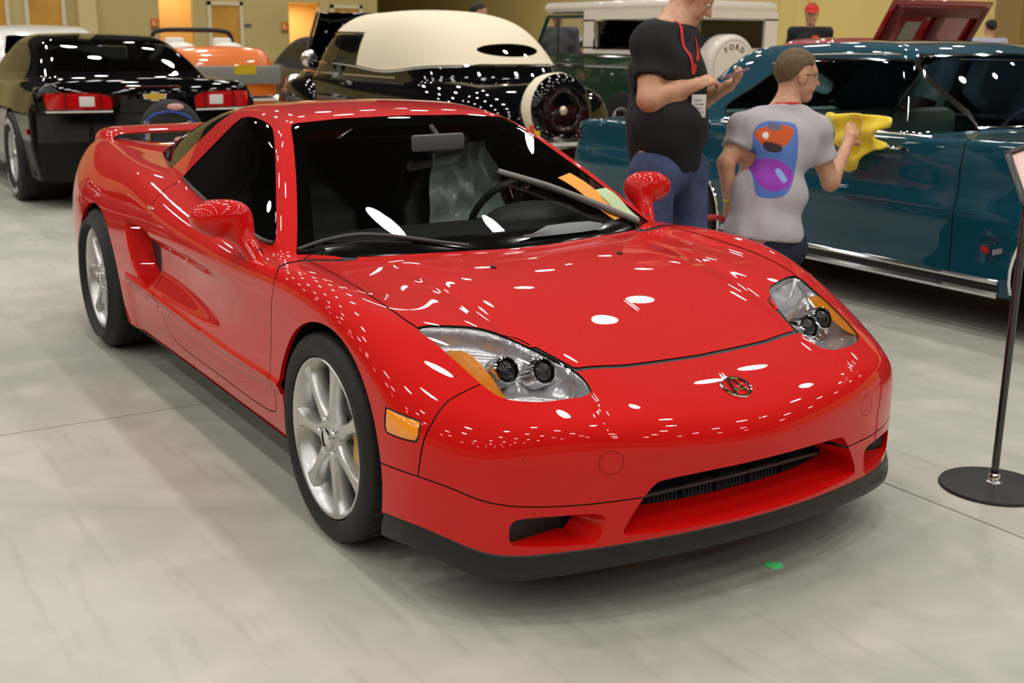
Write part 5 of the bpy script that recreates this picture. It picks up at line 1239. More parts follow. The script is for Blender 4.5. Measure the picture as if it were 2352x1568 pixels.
small_car('maroon_coupe', 'maroon car at the left edge beside the black coupe', pmat('maroon paint', srgb(70, 8, 14), rough=.3, coat=1), (-7.4, -2.55, 0), math.pi, pmat('maroon paint', srgb(70, 8, 14), rough=.3, coat=1))
wc_.scale = (1.08, 1.08, 1.08)
# ================================================================== people
def V3(*a): return np.array(a, float)
def nz(v): v = np.asarray(v, float); return v/np.linalg.norm(v)
RIGHT = V3(.536, .844, 0); NEAR = V3(.844, -.536, 0)     # across the aisle / towards the red car's front right
def cone(P, a, b, ra, rb):
    a = np.asarray(a, float); ba = np.asarray(b, float)-a; w = P-a; t = np.clip(w@ba/max(ba@ba, 1e-12), 0, 1)
    d = w-t[:, None]*ba; return np.sqrt((d*d).sum(1))-(ra+(rb-ra)*t)
def ell(P, c, r, ax=None):
    q = P-np.asarray(c, float)
    if ax is not None: q = q@np.asarray(ax).T
    q = q/np.asarray(r, float); l = np.sqrt((q*q).sum(1)); return (l-1)*min(r)*np.where(l < 1, 1, 1)
def union(P, prims, k):
    d = None
    for p in prims:
        if isinstance(p[0], str): e = ell(P, *p[1:])
        else: e = cone(P, *p)
        kk = k
        d = e if d is None else smin(d, e, kk)
    return d
def axes(f, up=(0, 0, 1)):
    f = nz(f); l = nz(np.cross(up, f)); u = np.cross(f, l); return np.stack([f, l, u])      # rows: forward, left, up
def head_sdf(P, c, A, ears=True, scale=1.0):
    q = ((P-c)@A.T)/scale; y = np.abs(q[:, 1]); s = np.stack([q[:, 0], y, q[:, 2]], 1)
    d = ell(q, (-.012, 0, .028), (.099, .077, .094)); d = smin(d, cone(s, (.030, .0, -.025), (.046, 0, -.086), .058, .036), .035)
    d = smin(d, cone(s, (.02, .040, -.055), (.055, .020, -.090), .026, .022), .03)
    d = smin(d, cone(s, (.070, .012, .030), (.066, .045, .028), .018, .014), .02)
    d = smin(d, cone(s, (.088, 0, .012), (.110, 0, -.026), .008, .0125), .012); d = smin(d, cone(s, (.098, .0, -.030), (.094, .012, -.030), .010, .008), .008)
    d = smin(d, ell(s, (.082, 0, -.056), (.014, .026, .006)), .010); d = smin(d, ell(s, (.078, 0, -.068), (.014, .022, .007)), .010)
    d = smin(d, cone(s, (.062, .034, -.028), (.058, .044, -.045), .020, .018), .025)
    d = smax(d, -(ell(s, (.098, .033, .008), (.016, .020, .012))), .012)
    if ears: d = smin(d, ell(s, (-.008, .079, -.004), (.026, .010, .034)), .008)
    return d*scale
def hand_prims(w, d, n, side, curl, size=1.0, thumb=.9):
    """cones for a hand: wrist w, direction d, palm normal n, side = +1/-1 for the thumb side; curl in radians for each finger"""
    d = nz(d); n = nz(np.asarray(n)-d*(np.asarray(n)@d)); s = np.cross(d, n)*side; k = size; w = np.asarray(w, float)
    pr = [(w, w+d*.05*k, .026*k, .030*k)]
    for o in (-.027, -.009, .009, .027): pr.append((w+d*.02*k+s*o*.7*k, w+d*.085*k+s*o*k, .016*k, .0135*k))
    for i, (o, L) in enumerate(zip((.030, .010, -.010, -.029), (.070, .080, .074, .058))):
        p = w+d*.088*k+s*o*k; a = curl[i]; r = .0095*k
        for q, fr in enumerate((.45, .32, .23)):
            a2 = a*(.55+.55*q); dv = d*math.cos(a2)+n*math.sin(a2); e = p+dv*L*fr*k; pr.append((p, e, r, r*.9)); p = e; r *= .9
    p = w+d*.025*k+s*.026*k; dv = nz(d*.6+s*.75+n*.35*thumb); e = p+dv*.042*k; pr.append((p, e, .0145*k, .012*k)); dv = nz(d*.85+s*.25+n*.5*thumb); pr.append((e, e+dv*.034*k, .0115*k, .010*k))
    return pr
M_SKIN = pmat('skin', srgb(214, 164, 132), rough=.5, noise=(18, srgb(196, 140, 112), .35, .7))
M_DENIM = pmat('blue denim', srgb(52, 62, 96), rough=.85, noise=(7, srgb(78, 90, 128), .4, .7), bump=(30, .3, .01))
M_DARKDEN = pmat('dark denim', srgb(26, 30, 50), rough=.85, noise=(7, srgb(40, 44, 66), .4, .7), bump=(30, .3, .01))
M_BLKT = pmat('black cotton', (.011, .011, .0115, 1), rough=.9, bump=(16, .4, .012))
M_GREYT = pmat('grey cotton', srgb(184, 178, 182), rough=.9, bump=(14, .45, .012))
M_HAIR = pmat('brown hair', srgb(86, 68, 50), rough=.7, noise=(160, srgb(66, 50, 38), .4, .6), bump=(260, .35, .003))
def hair_obj(parent, c, A, mat, scale=1.0, line=.035, back=-.06, h=.008):
    def hf(P):
        q = ((P-c)@A.T)/scale; d = ell(q, (-.016, 0, .032), (.108, .086, .102))
        cut = q[:, 2]-(line+(.105-line)*0)+np.where(q[:, 0] < .03, 0, 0)
        lim = np.where(q[:, 0] > -.01, line+.9*np.maximum(q[:, 0]-.045, 0)*1.1+.2*np.maximum(q[:, 0], 0), back+(line-back)*np.clip((q[:, 0]+.09)/.08, 0, 1))
        d = smax(d, (lim-q[:, 2])*.7, .012)+.003*np.sin(q[:, 1]*160+q[:, 0]*60)*.6
        return smax(d, -(ell(q, (-.012, 0, .026), (.094, .073, .088))), .004)*scale
    v, f = nets(hf, c-.15*scale, c+.16*scale, h); return mesh_obj('hair', v, f, mat, parent, True, vnormals(hf, v))
def eyes(parent, c, A, glasses=None, scale=1.0):
    for sg in (-1, 1):
        p = c+(A.T@V3(.082, sg*.033, .008))*scale; MB().ball(tuple(p), .0115*scale, 10, 8).build('eye', pmat('eye white', (.7, .68, .65, 1), rough=.2), parent)
        p = c+(A.T@V3(.0905, sg*.033, .007))*scale; MB().ball(tuple(p), .0055*scale, 8, 6).build('iris', pmat('iris', (.03, .02, .015, 1), rough=.2), parent)
    if glasses:
        m = MB(); W = lambda x, y, z: c+(A.T@V3(x, y, z))
        for sg in (-1, 1):
            m.tube([W(.104, sg*.034+.024*math.cos(a), .006+.016*math.sin(a)) for a in np.linspace(0, 2*math.pi, 17)[:-1]], .0022, 5, closed=True)
            m.tube([W(.100, sg*.058, .012), W(.05, sg*.080, .012), W(-.005, sg*.086, .010), W(-.03, sg*.084, -.008)], .0025, 5)
        m.tube([W(.106, .010, .010), W(.106, -.010, .010)], .002, 5); m.build('glasses', glasses, parent)
def bbox(prims, pad):
    P = np.concatenate([np.array([p[0], p[1]]) if not isinstance(p[0], str) else np.array([np.asarray(p[1])-.2, np.asarray(p[1])+.2]) for p in prims]); return P.min(0)-pad, P.max(0)+pad
def fold(P, amp, s=1.0): return amp*(np.sin(P[:, 2]*38*s+np.sin(P[:, 0]*17)*1.6+P[:, 1]*11)*.6+np.sin(P[:, 0]*41*s+P[:, 1]*37*s+P[:, 2]*9)*.5)
J1 = {'pelvis': (-1.385, 1.510, .837), 'belly': (-1.404, 1.523, 1.001), 'chest': (-1.475, 1.568, 1.247), 'neckb': (-1.504, 1.628, 1.466), 'head': (-1.483, 1.72, 1.587),
      'shR': (-1.403, 1.415, 1.376), 'elR': (-1.315, 1.341, 1.133), 'wrR': (-1.241, 1.546, 1.194), 'haR': (-1.232, 1.651, 1.224), 'shL': (-1.634, 1.774, 1.392), 'elL': (-1.533, 1.829, 1.098),
      'wrL': (-1.366, 1.816, 1.164), 'haL': (-1.291, 1.835, 1.201), 'hipR': (-1.335, 1.399, .801), 'hipL': (-1.408, 1.659, .78), 'knR': (-1.218, 1.325, .387), 'knL': (-1.284, 1.626, .348)}
LAN = [V3(-1.443, 1.565, 1.536), V3(-1.301, 1.544, 1.387), V3(-1.237, 1.58, 1.254), V3(-1.383, 1.674, 1.407), V3(-1.193, 1.566, 1.12)]
# ------------------------------------------------------------------ standing man in black, typing on a phone
def man_black():
    J = {k: np.array(v) for k, v in J1.items()}
    F = nz(RIGHT*.9+NEAR*.35); L = np.cross((0, 0, 1), F); U = V3(0, 0, 1)
    per = empty('person', (J['pelvis'][0], J['pelvis'][1], 0)); inv = Matrix.Translation((-J['pelvis'][0], -J['pelvis'][1], 0))
    tag(per, 'man in black T-shirt and jeans with red lanyard, looking down at his phone', 'person')
    O = V3(J['pelvis'][0], J['pelvis'][1], 0)
    hc = J['head']; HA = axes(RIGHT*.80+NEAR*.22+V3(0, 0, -.50))
    ft = [J['knR']*1.0, J['knL']*1.0]
    legs = []
    for sd, k in (('R', J['knR']), ('L', J['knL'])):
        hp = J['hip'+sd]; kn = V3(hp[0]*.5+k[0]*.5, hp[1]*.5+k[1]*.5, .48); an = V3(kn[0], kn[1], .09)-F*.03
        legs += [(hp, kn, .098, .070), (kn, an, .068, .052), (an+V3(0, 0, -.03), an+F*.16+V3(0, 0, -.05), .045, .038)]
    torso = [(J['pelvis']+U*.02, J['belly'], .150, .160), (J['belly'], J['chest'], .160, .150), (J['chest'], J['chest']+U*.10, .150, .11), (J['chest']+U*.02+L*.11, J['chest']+U*.02-L*.11, .118, .118), (J['belly']+L*.07+F*.015, J['belly']-L*.07+F*.015, .142, .142),
             (J['shR'], J['shL'], .075, .075), (J['shR'], J['neckb'], .068, .06), (J['shL'], J['neckb'], .068, .06)]
    arms = [(J['shR'], J['elR'], .066, .050), (J['elR'], J['wrR'], .052, .031), (J['shL'], J['elL'], .066, .050), (J['elL'], J['wrL'], .052, .031)]
    neck = [(J['neckb']-U*.03, hc+HA.T@V3(-.03, 0, -.045), .066, .058)]
    hr = hand_prims(J['wrR'], J['haR']-J['wrR'], nz(NEAR*-.5+U*-.6+RIGHT*.3), 1, (.7, .9, 1.0, 1.1)); hl = hand_prims(J['wrL'], J['haL']-J['wrL'], nz(U*.8-RIGHT*.5), -1, (.9, .95, 1.0, 1.05))
    def bf(P):
        P = P+O; d = union(P, torso+legs, .06); d = smin(d, union(P, neck, .03), .05); d = smin(d, union(P, arms, .02), .04); d = smin(d, head_sdf(P, hc, HA), .03)
        near = (np.abs(P-(J['haR']+J['haL'])/2) < .26).all(1)
        if near.any(): d[near] = smin(d[near], union(P[near], hr+hl, .007), .010)
        return d
    v, f = nets(bf, V3(-.45, -.40, -.02), V3(.40, .50, 1.78), .0105, iters=2); mesh_obj('body', v, f, M_SKIN, per, True, vnormals(bf, v))
    ua = [(J['shR'], J['shR']+(J['elR']-J['shR'])*.66, .078, .078), (J['shL'], J['shL']+(J['elL']-J['shL'])*.66, .078, .078)]
    def sf(P):
        Q = P; P = P+O; d = union(P, torso, .06)-.014; d = smin(d, union(P, ua, .02), .03)+fold(P, .005)
        d = smax(d, (J['pelvis'][2]-.040+.03*((P-J['pelvis'])@F))-P[:, 2], .008); n_ = J['neckb']+U*.012; ax = nz(U*.9+F*.18)
        d = smax(d, (P-n_)@ax, .012)
        for s_, e_ in (('shR', 'elR'), ('shL', 'elL')):
            a = J[s_]; b = J[e_]; q = a+(b-a)*.64; nn = nz(b-a); m = np.linalg.norm(P-q, axis=1) < .14; d = np.where(m, smax(d, (P-q)@nn, .006), d)
        return d
    v, f = nets(sf, V3(-.45, -.42, .55), V3(.35, .42, 1.62), .0125, iters=2); mesh_obj('t_shirt', v, f, M_BLKT, per, True)
    def pf(P):
        P = P+O; d = union(P, legs[0:2]+legs[3:5]+[(J['hipR'], J['hipL'], .080, .080)], .05)-.014+fold(P, .004, .7)
        d = smin(d, union(P, [(J['pelvis']-U*.02, J['pelvis']+U*.06, .130, .130)], .02), .06); d = smax(d, P[:, 2]-(J['pelvis'][2]+.06), .01); return smax(d, .07-P[:, 2], .01)
    v, f = nets(pf, V3(-.4, -.4, .02), V3(.4, .4, .98), .0135, iters=2); mesh_obj('jeans', v, f, M_DENIM, per, True)
    for k in (2, 5):
        a, b = legs[k][0]-O, legs[k][1]-O; MB().tube([a+V3(0, 0, -.005), (a+b)/2, b], [.055, .052, .045], 10).box(tuple(np.minimum(a, b)-V3(.04, .04, .05)*0+V3(-.03, -.03, -a[2]*0-.06)), tuple(np.maximum(a, b)+V3(.03, .03, -.05))).build('shoe', M_BLK, per)
    hair_obj(per, hc-O, HA, M_HAIR, 1.0, .045, -.05); eyes(per, hc-O, HA)
    # lanyard: two red ribbons meeting at the chest, badge hanging below
    red = pmat('red ribbon', srgb(206, 40, 44), rough=.6)
    def surf(p, o=.004):                                            # push a point just outside the shirt
        p = np.asarray(p, float)-O
        for _ in range(6): d, g = grad(sf, p[None]); g = g[0]/max(np.linalg.norm(g[0]), 1e-6); p = p-g*(d[0]-o)
        return p
    def ribbon(pts, w, mat, name):
        C = catmull([surf(p) for p in pts], 6); V = []
        for i, p in enumerate(C):
            t = nz(C[min(i+1, len(C)-1)]-C[max(i-1, 0)]); _, g = grad(sf, p[None]); s_ = nz(np.cross(t, g[0])); V += [p-s_*w, p+s_*w]
        MB().add(V, grid_faces(len(C), 2), True).build(name, mat, per)
    ribbon([LAN[0], LAN[0]*.5+LAN[1]*.5, LAN[1], LAN[1]*.5+LAN[2]*.5, LAN[2]], .010, red, 'lanyard')
    ribbon([LAN[3], LAN[3]*.5+LAN[2]*.5, LAN[2]], .010, red, 'lanyard')
    b = surf(LAN[4], .012); Mx = frame(b, F*.75+NEAR*-.4+RIGHT*.5, U); Mx = frame(b, nz(RIGHT+NEAR*-.15), U)
    MB().box((-.034, -.055, -.002), (.034, .055, .002), Mx, .001).build('badge_card', pmat('white card stock', (.72, .72, .70, 1), rough=.5), per)
    MB().box((-.036, .048, -.003), (.036, .085, .003), Mx, .001).build('badge_clip', M_BLK, per); MB().box((-.018, -.078, -.002), (.020, -.06, .003), Mx, .001).build('badge_tab', pmat('yellow tab', srgb(220, 190, 40), rough=.5), per)
    for k in range(4): MB().box((-.024, -.035+k*.018, .002), (.024-(k % 2)*.01, -.029+k*.018, .0026), Mx).build('print_line', pmat('grey print', (.3, .3, .3, 1), rough=.6), per)
    # phone held between the hands: a thing of its own
    pc = (J['haL']*.65+J['haR']*.35)+U*.035+RIGHT*.03; Mx = frame(pc, nz(RIGHT*.85+U*.32+NEAR*.1), nz(NEAR*.9-RIGHT*.2)); ph = MB().box((-.072, -.036, -.005), (.072, .036, .005), Mx, .003).build('phone', pmat('phone case', (.30, .12, .13, 1), rough=.3), None)
    tag(ph, 'slim phone held in both hands by the man in black', 'phone'); MB().box((-.066, -.032, .005), (.066, .032, .0058), Mx).build('phone_screen', pmat('phone screen', (.35, .37, .42, 1), rough=.1, emis=(.6, .65, .75, 1), estr=.25), ph)
man_black()
# ------------------------------------------------------------------ kneeling man in grey wiping the teal car
J2 = {'pelvis': (-1.225, 2.012, .473), 'waist': (-1.254, 2.056, .658), 'chest': (-1.299, 2.137, .894), 'neckb': (-1.332, 2.213, 1.079), 'head': (-1.339, 2.292, 1.225), 'shL': (-1.382, 2.005, .971), 'elL': (-1.366, 1.877, .815),
      'wrL': (-1.357, 1.907, .609), 'haL': (-1.379, 1.92, .545), 'shR': (-1.249, 2.327, .965), 'elR': (-1.188, 2.417, .713), 'wrR': (-1.309, 2.656, .884), 'haR': (-1.355, 2.745, .977), 'hipL': (-1.254, 1.945, .431), 'hipR': (-1.189, 2.094, .406)}
def man_grey():
    J = {k: np.array(v) for k, v in J2.items()}; U = V3(0, 0, 1)
    S = nz((J['shR']-J['shL'])*V3(1, 1, 0)); B = nz(np.cross(U, S)); B = B if B@NEAR > 0 else -B       # S to his right, B out of his back
    O = V3(J['pelvis'][0], J['pelvis'][1], 0); per = empty('person', tuple(O)); tag(per, 'kneeling man in grey T-shirt with a car print, glasses and yellow wristband', 'person')
    hc = J['head']; HA = axes(RIGHT*.93-NEAR*.18+V3(0, 0, -.10)); Fd = -B
    legs = []
    for sd in 'LR':
        hp = J['hip'+sd]; kn = V3(*(hp+Fd*.20)[:2], .085); an = V3(*(kn-Fd*.40)[:2], .07); legs += [(hp, kn, .095, .068), (kn, an, .066, .048), (an, an-Fd*.10+U*-.02, .042, .034)]
    torso = [(J['pelvis'], J['waist'], .145, .135), (J['waist'], J['chest'], .138, .135), (J['pelvis']+S*.05, J['pelvis']-S*.05, .13, .13), (J['waist']+S*.06, J['waist']-S*.06, .115, .115), (J['chest']+S*.09, J['chest']-S*.09, .115, .115),
             (J['shL'], J['shR'], .068, .068), (J['shL'], J['neckb']-U*.01, .060, .05), (J['shR'], J['neckb']-U*.01, .060, .05)]
    arms = [(J['shR'], J['elR'], .056, .043), (J['elR'], J['wrR'], .044, .028), (J['shL'], J['elL'], .056, .042), (J['elL'], J['wrL'], .042, .028)]
    neck = [(J['neckb']-U*.03, hc+HA.T@V3(-.03, 0, -.045), .058, .054)]
    hr = hand_prims(J['wrR'], J['haR']-J['wrR'], nz(-NEAR), -1, (.35, .3, .35, .4)); hl = hand_prims(J['wrL'], J['haL']-J['wrL'], nz(RIGHT), 1, (1.2, 1.3, 1.3, 1.35))
    def bf(P):
        P = P+O; d = union(P, torso+legs, .05); d = smin(d, union(P, neck, .03), .045); d = smin(d, union(P, arms, .018), .03); d = smin(d, head_sdf(P, hc, HA), .028)
        for c, pr in ((J['haR'], hr), (J['haL'], hl)):
            near = (np.abs(P-c) < .17).all(1)
            if near.any(): d[near] = smin(d[near], union(P[near], pr, .007), .010)
        return d
    v, f = nets(bf, V3(-.55, -.60, -.02), V3(.50, .95, 1.42), .0105, iters=2); mesh_obj('body', v, f, M_SKIN, per, True, vnormals(bf, v))
    ua = [(J['shR'], J['shR']+(J['elR']-J['shR'])*.62, .070, .076), (J['shL'], J['shL']+(J['elL']-J['shL'])*.60, .068, .072)]
    def sf(P):
        P = P+O; d = union(P, torso, .05)-.017; d = smin(d, union(P, ua, .02), .03)+fold(P, .0055)
        d = smax(d, (.465-.10*((P-J['pelvis'])@S))-P[:, 2], .008); d = smax(d, (P-J['neckb']-U*.004)@nz(U-B*.25), .012)
        for s_, e_, k in (('shR', 'elR', .60), ('shL', 'elL', .58)):
            a = J[s_]; b = J[e_]; q = a+(b-a)*k; nn = nz(b-a); m = np.linalg.norm(P-q, axis=1) < .13; d = np.where(m, smax(d, (P-q)@nn, .006), d)
        return d
    v, f = nets(sf, V3(-.45, -.5, .28), V3(.45, .65, 1.2), .0115, iters=2); s = SM(v, f)
    # the print on the back: u across his back, z up
    def uz(P): return np.stack([((P+O-J['chest'])@S+.062)/1.30-.035, (P[:, 2]-.85)/1.08+.85], 1)
    bk = lambda g: (lambda P: np.where((P+O-J['chest'])@B > .02, g(P), 1))
    blue = smooth_poly([(-.105, 1.01), (.045, 1.005), (.055, .98), (.050, .86), (.03, .76), (-.02, .685), (-.10, .68), (-.125, .70), (-.12, .86)], 2)
    org = smooth_poly([(-.115, .965), (-.06, .985), (-.02, 1.00), (.035, .985), (.04, .955), (.0, .905), (-.04, .885), (-.09, .90)], 2)
    dk = smooth_poly([(-.09, .925), (-.03, .915), (-.01, .895), (-.03, .872), (-.075, .88)], 2)
    wht = smooth_poly([(-.085, .955), (-.055, .965), (-.06, .935), (-.075, .93)], 1)
    pur = smooth_poly([(-.12, .845), (-.06, .85), (-.02, .84), (.025, .80), (.025, .755), (-.02, .715), (-.08, .71), (-.12, .75)], 2)
    wing = smooth_poly([(-.05, .80), (-.03, .815), (.0, .76), (-.02, .74)], 1)
    win = smooth_poly([(-.06, .995), (-.01, 1.0), (.0, .975), (-.05, .965)], 1)
    for nm, pl in (('blue', blue), ('orange', org), ('purple', pur)): s.region(bk(lambda P, pl=pl: poly_sd(uz(P), pl)), nm, ['', 'blue'])
    for nm, pl, on in (('dark', dk, 'orange'), ('white', wht, 'orange'), ('grey', win, 'orange'), ('pale', wing, 'purple')): s.region(bk(lambda P, pl=pl: poly_sd(uz(P), pl)), nm, [on, 'blue'])
    sh = None
    for nm, m in (('', M_GREYT), ('blue', pmat('print blue', srgb(88, 122, 196), rough=.85)), ('orange', pmat('print orange', srgb(206, 88, 40), rough=.85)), ('purple', pmat('print purple', srgb(150, 60, 178), rough=.85)), ('dark', pmat('print dark', srgb(64, 48, 56), rough=.85)), ('white', pmat('print white', srgb(225, 220, 220), rough=.85)), ('grey', pmat('print grey', srgb(110, 108, 120), rough=.85)), ('pale', pmat('print pale blue', srgb(140, 170, 230), rough=.85))):
        a, b = s.part(nm)
        if len(b) == 0: print('EMPTY print', nm); continue
        if nm == '': sh = mesh_obj('t_shirt', a, b, m, per, True)
        else: tag(mesh_obj('shirt_print', a, b, m, sh, True), kind='stuff')
    def pf(P):
        P = P+O; d = union(P, [legs[0], legs[1], legs[3], legs[4], (J['hipL'], J['hipR'], .115, .115), (J['pelvis']-U*.05, J['pelvis']+U*.02, .135, .135)], .05)-.014+fold(P, .004, .7)
        return smax(d, P[:, 2]-.53, .01)
    v, f = nets(pf, V3(-.5, -.55, -.02), V3(.5, .5, .62), .0145, iters=2); mesh_obj('jeans', v, f, M_DARKDEN, per, True)
    for k in (2, 5): a, b = legs[k][0]-O, legs[k][1]-O; MB().tube([a, b], [.052, .045], 10).ball(tuple(b), .047, 10, 8).build('shoe', M_BLK, per)
    hair_obj(per, hc-O, HA, pmat('light brown hair', srgb(116, 94, 66), rough=.7, noise=(160, srgb(92, 72, 50), .4, .6), bump=(260, .35, .003)), 1.0, .050, -.075); eyes(per, hc-O, HA, M_BLK)
    w = J['wrL']; d = nz(J['wrL']-J['elL']); MB().lathe([(.030, -.007), (.033, -.005), (.033, .005), (.030, .007)], 20, frame(tuple(w-d*.03-O), *(lambda q: (q, np.cross(d, q)))(nz(np.cross(d, (1, 0, 0)))))).build('wristband', pmat('yellow band', srgb(232, 204, 50), rough=.5), per)
    lan = MB(); n_ = J['neckb']-O+V3(0, 0, .012); lan.tube([n_+S*.068*math.cos(a)+(B*.066*math.sin(a))+V3(0, 0, .008*math.sin(a)) for a in np.linspace(0, 2*math.pi, 25)[:-1]], .007, 6, closed=True); lan.build('lanyard', pmat('red ribbon', srgb(206, 40, 44), rough=.6), per)
    # ---- yellow cloth under his right hand
    c = J['haR']; n = V3(0, -1, 0); ex = V3(1, 0, 0)
    C = V3(-1.39, 2.80, .88); cl = smooth_poly([(-1.638, .997), (-1.586, 1.032), (-1.523, 1.018), (-1.419, 1.033), (-1.302, 1.03), (-1.16, 1.021), (-1.142, .979), (-1.236, .95), (-1.261, .915), (-1.173, .889), (-1.184, .855), (-1.282, .847), (-1.322, .809), (-1.345, .75), (-1.43, .712), (-1.469, .732), (-1.448, .821), (-1.537, .86), (-1.567, .939)], 2)
    def cf(P):
        x, y, z = P[:, 0], P[:, 1], P[:, 2]
        yy = y-2.795+.014*np.sin(x*30+z*22)+.012*np.sin(z*48-x*15)+.008*np.sin(x*70)
        return smax(poly_sd(P[:, [0, 2]], cl), np.abs(yy)-.013, .018)*.7
    v, f = nets(cf, C-V3(.28, .08, .20), C+V3(.28, .08, .20), .009, iters=2); v[:, 1] = np.minimum(v[:, 1], 2.842)
    tag(mesh_obj('cleaning_cloth', v, f, pmat('yellow microfibre', srgb(244, 214, 50), rough=.9, sheen=.4, bump=(90, .5, .004)), None, True), 'bright yellow cloth wiped over the teal door by the kneeling man', 'cloth')
    # red caddy gripped in his left hand
    h = J['haL']-RIGHT*.10; cd_ = empty('tool_caddy', (h[0], h[1], .17)); tag(cd_, "red plastic tote handle gripped in the kneeling man's lowered left hand", 'caddy'); mr = pmat('red plastic', srgb(200, 28, 28), rough=.35, coat=.6)
    q = V3(0, 0, h[2]-.17); MB().tube(catmull([q+RIGHT*-.10+U*-.16, q+RIGHT*-.09+U*-.03, q+RIGHT*-.05+U*-.004, q+U*-.002, q+RIGHT*.05+U*.0, q+RIGHT*.09+U*-.03, q+RIGHT*.10+U*-.16], 4), .014, 8).build('handle', mr, cd_)
    MB().box((-.14, -.07, -.17), (.03, .07, .06), Matrix.Rotation(math.atan2(RIGHT[1], RIGHT[0]), 4, 'Z'), .03).build('tub', mr, cd_)
man_grey()
# ------------------------------------------------------------------ people further away
def bystander(loc, face, top, pants, hair, label, h_=1.74, cap=None, height=.022):
    per = empty('person', loc, math.atan2(face[1], face[0])); tag(per, label, 'person'); k = h_/1.74
    hc = V3(.03, 0, 1.62)*k; HA = axes((1, 0, -.15)); U = V3(0, 0, 1)
    torso = [(V3(0, 0, .95)*k, V3(0, 0, 1.15)*k, .15, .15), (V3(0, 0, 1.15)*k, V3(0, 0, 1.32)*k, .15, .13), (V3(0, .10, 1.28)*k, V3(0, -.10, 1.28)*k, .11, .11), (V3(0, .19, 1.41)*k, V3(0, -.19, 1.41)*k, .065, .065)]
    arms = [x for sg in (1, -1) for x in ((V3(0, sg*.20, 1.40)*k, V3(-.02, sg*.25, 1.12)*k, .06, .045), (V3(-.02, sg*.25, 1.12)*k, V3(.10, sg*.22, .90)*k, .042, .03), (V3(.10, sg*.22, .90)*k, V3(.14, sg*.21, .80)*k, .034, .028))]
    legs = [x for sg in (1, -1) for x in ((V3(0, sg*.09, .92)*k, V3(.02, sg*.11, .48)*k, .09, .065), (V3(.02, sg*.11, .48)*k, V3(-.01, sg*.12, .07)*k, .06, .045), (V3(0, sg*.12, .05)*k, V3(.15, sg*.13, .04)*k, .045, .038))]
    bf = lambda P: smin(smin(union(P, torso+legs+arms, .04), union(P, [(V3(0, 0, 1.42)*k, V3(.02, 0, 1.58)*k, .055, .052)], .02), .04), head_sdf(P, hc, HA, True, k), .03)
    v, f = nets(bf, V3(-.25, -.36, -.01), V3(.28, .36, 1.80*k), height, iters=2); mesh_obj('body', v, f, M_SKIN, per, True)
    sf = lambda P: smax(smax(union(P, torso+[a for i, a in enumerate(arms) if i % 3 < (2 if cap else 1)], .04)-.016+fold(P, .003), .90*k-P[:, 2], .01), P[:, 2]-1.475*k, .01)
    v, f = nets(sf, V3(-.25, -.36, .8), V3(.28, .36, 1.5*k+.05), height, iters=2); mesh_obj('top', v, f, top, per, True)
    pf = lambda P: smax(smax(union(P, [legs[0], legs[1], legs[3], legs[4], torso[0]], .05)-.014, P[:, 2]-.99*k, .01), .07-P[:, 2], .01)
    v, f = nets(pf, V3(-.25, -.3, .0), V3(.28, .3, 1.05*k), height*1.2, iters=1); mesh_obj('trousers', v, f, pants, per, True)
    for sg in (1, -1): MB().box((-.06, sg*.12*k-.05, .0), (.20, sg*.12*k+.05, .09), None, .02).build('shoe', M_BLK, per)
    hair_obj(per, hc, HA, hair, k, .045, -.07, .012); eyes(per, hc, HA, None, k)
    if cap:
        cf = lambda P: smin(smax(ell((P-hc)@HA.T, (-.01, 0, .04), (.115, .092, .10)), .035-((P-hc)@HA.T)[:, 2], .008), np.maximum(ell((P-hc)@HA.T, (.10, 0, .045), (.085, .075, .009)), -1), .01)
        v, f = nets(cf, hc-.2, hc+.22, .009); mesh_obj('cap', v, f, cap, per, True)
    return per
pb = bystander((-8.45, 9.75, 0), (.72, -.69), pmat('navy jacket', (.012, .012, .018, 1), rough=.8), M_DARKDEN, pmat('dark hair', (.02, .015, .012, 1), rough=.7), 'man in red cap and dark jacket standing by the far wall', 1.86, pmat('red cap cloth', srgb(214, 50, 40), rough=.8))
MB().box((.115, .02, 1.30), (.150, .10, 1.46), None, .01).build('jacket_patch', pmat('orange patch', srgb(226, 84, 30), rough=.7), pb)
bystander((-8.75, 13.9, 0), (-.75, .45), pmat('pale blue cotton', srgb(176, 182, 206), rough=.9), M_DARKDEN, pmat('black hair', (.012, .010, .010, 1), rough=.7), 'dark-haired man in pale blue shirt turned away at far right', 1.72)
bystander((-10.75, 6.02, 0), (.6, .8), pmat('grey jacket', (.10, .10, .11, 1), rough=.9), M_DARKDEN, pmat('dark hair', (.02, .015, .012, 1), rough=.7), 'dark-haired person whose head shows above the cream car top', 1.83)
# ================================================================== small things on the floor
st = empty('sign_stand', (.745, 1.165, 0)); tag(st, 'black sign stand on a round base at the right edge, beside the red car', 'sign stand')
mblk = pmat('black powder coat', (.012, .012, .013, 1), rough=.35)
MB().lathe([(.0, .022), (.145, .016), (.165, .010), (.168, .004), (.165, .0), (.0, .0)], 48).build('base', pmat('rough black base', (.014, .014, .015, 1), rough=.6, bump=(160, .3, .002)), st)
MB().lathe([(.0, .05), (.014, .05), (.018, .045), (.019, .028), (.026, .022), (.028, .018)], 20).build('collar', M_CHR, st)
MB().tube([(0, 0, .03), (0, 0, .98)], .0125, 12).build('post', pmat('gloss black post', (.01, .01, .012, 1), rough=.15, coat=1), st)
Mx = Matrix.Translation((.10, .11, 1.03)) @ Matrix.Rotation(R(-58), 4, 'Z') @ Matrix.Rotation(R(-52), 4, 'X')
e1 = Vector((.085, .064, .045)).normalized(); e2 = Vector((-.088, .064, .075)).normalized(); Mx = frame(Vector((-.105, .01, 1.065))+e1*.165-e2*.125, e1, e2)
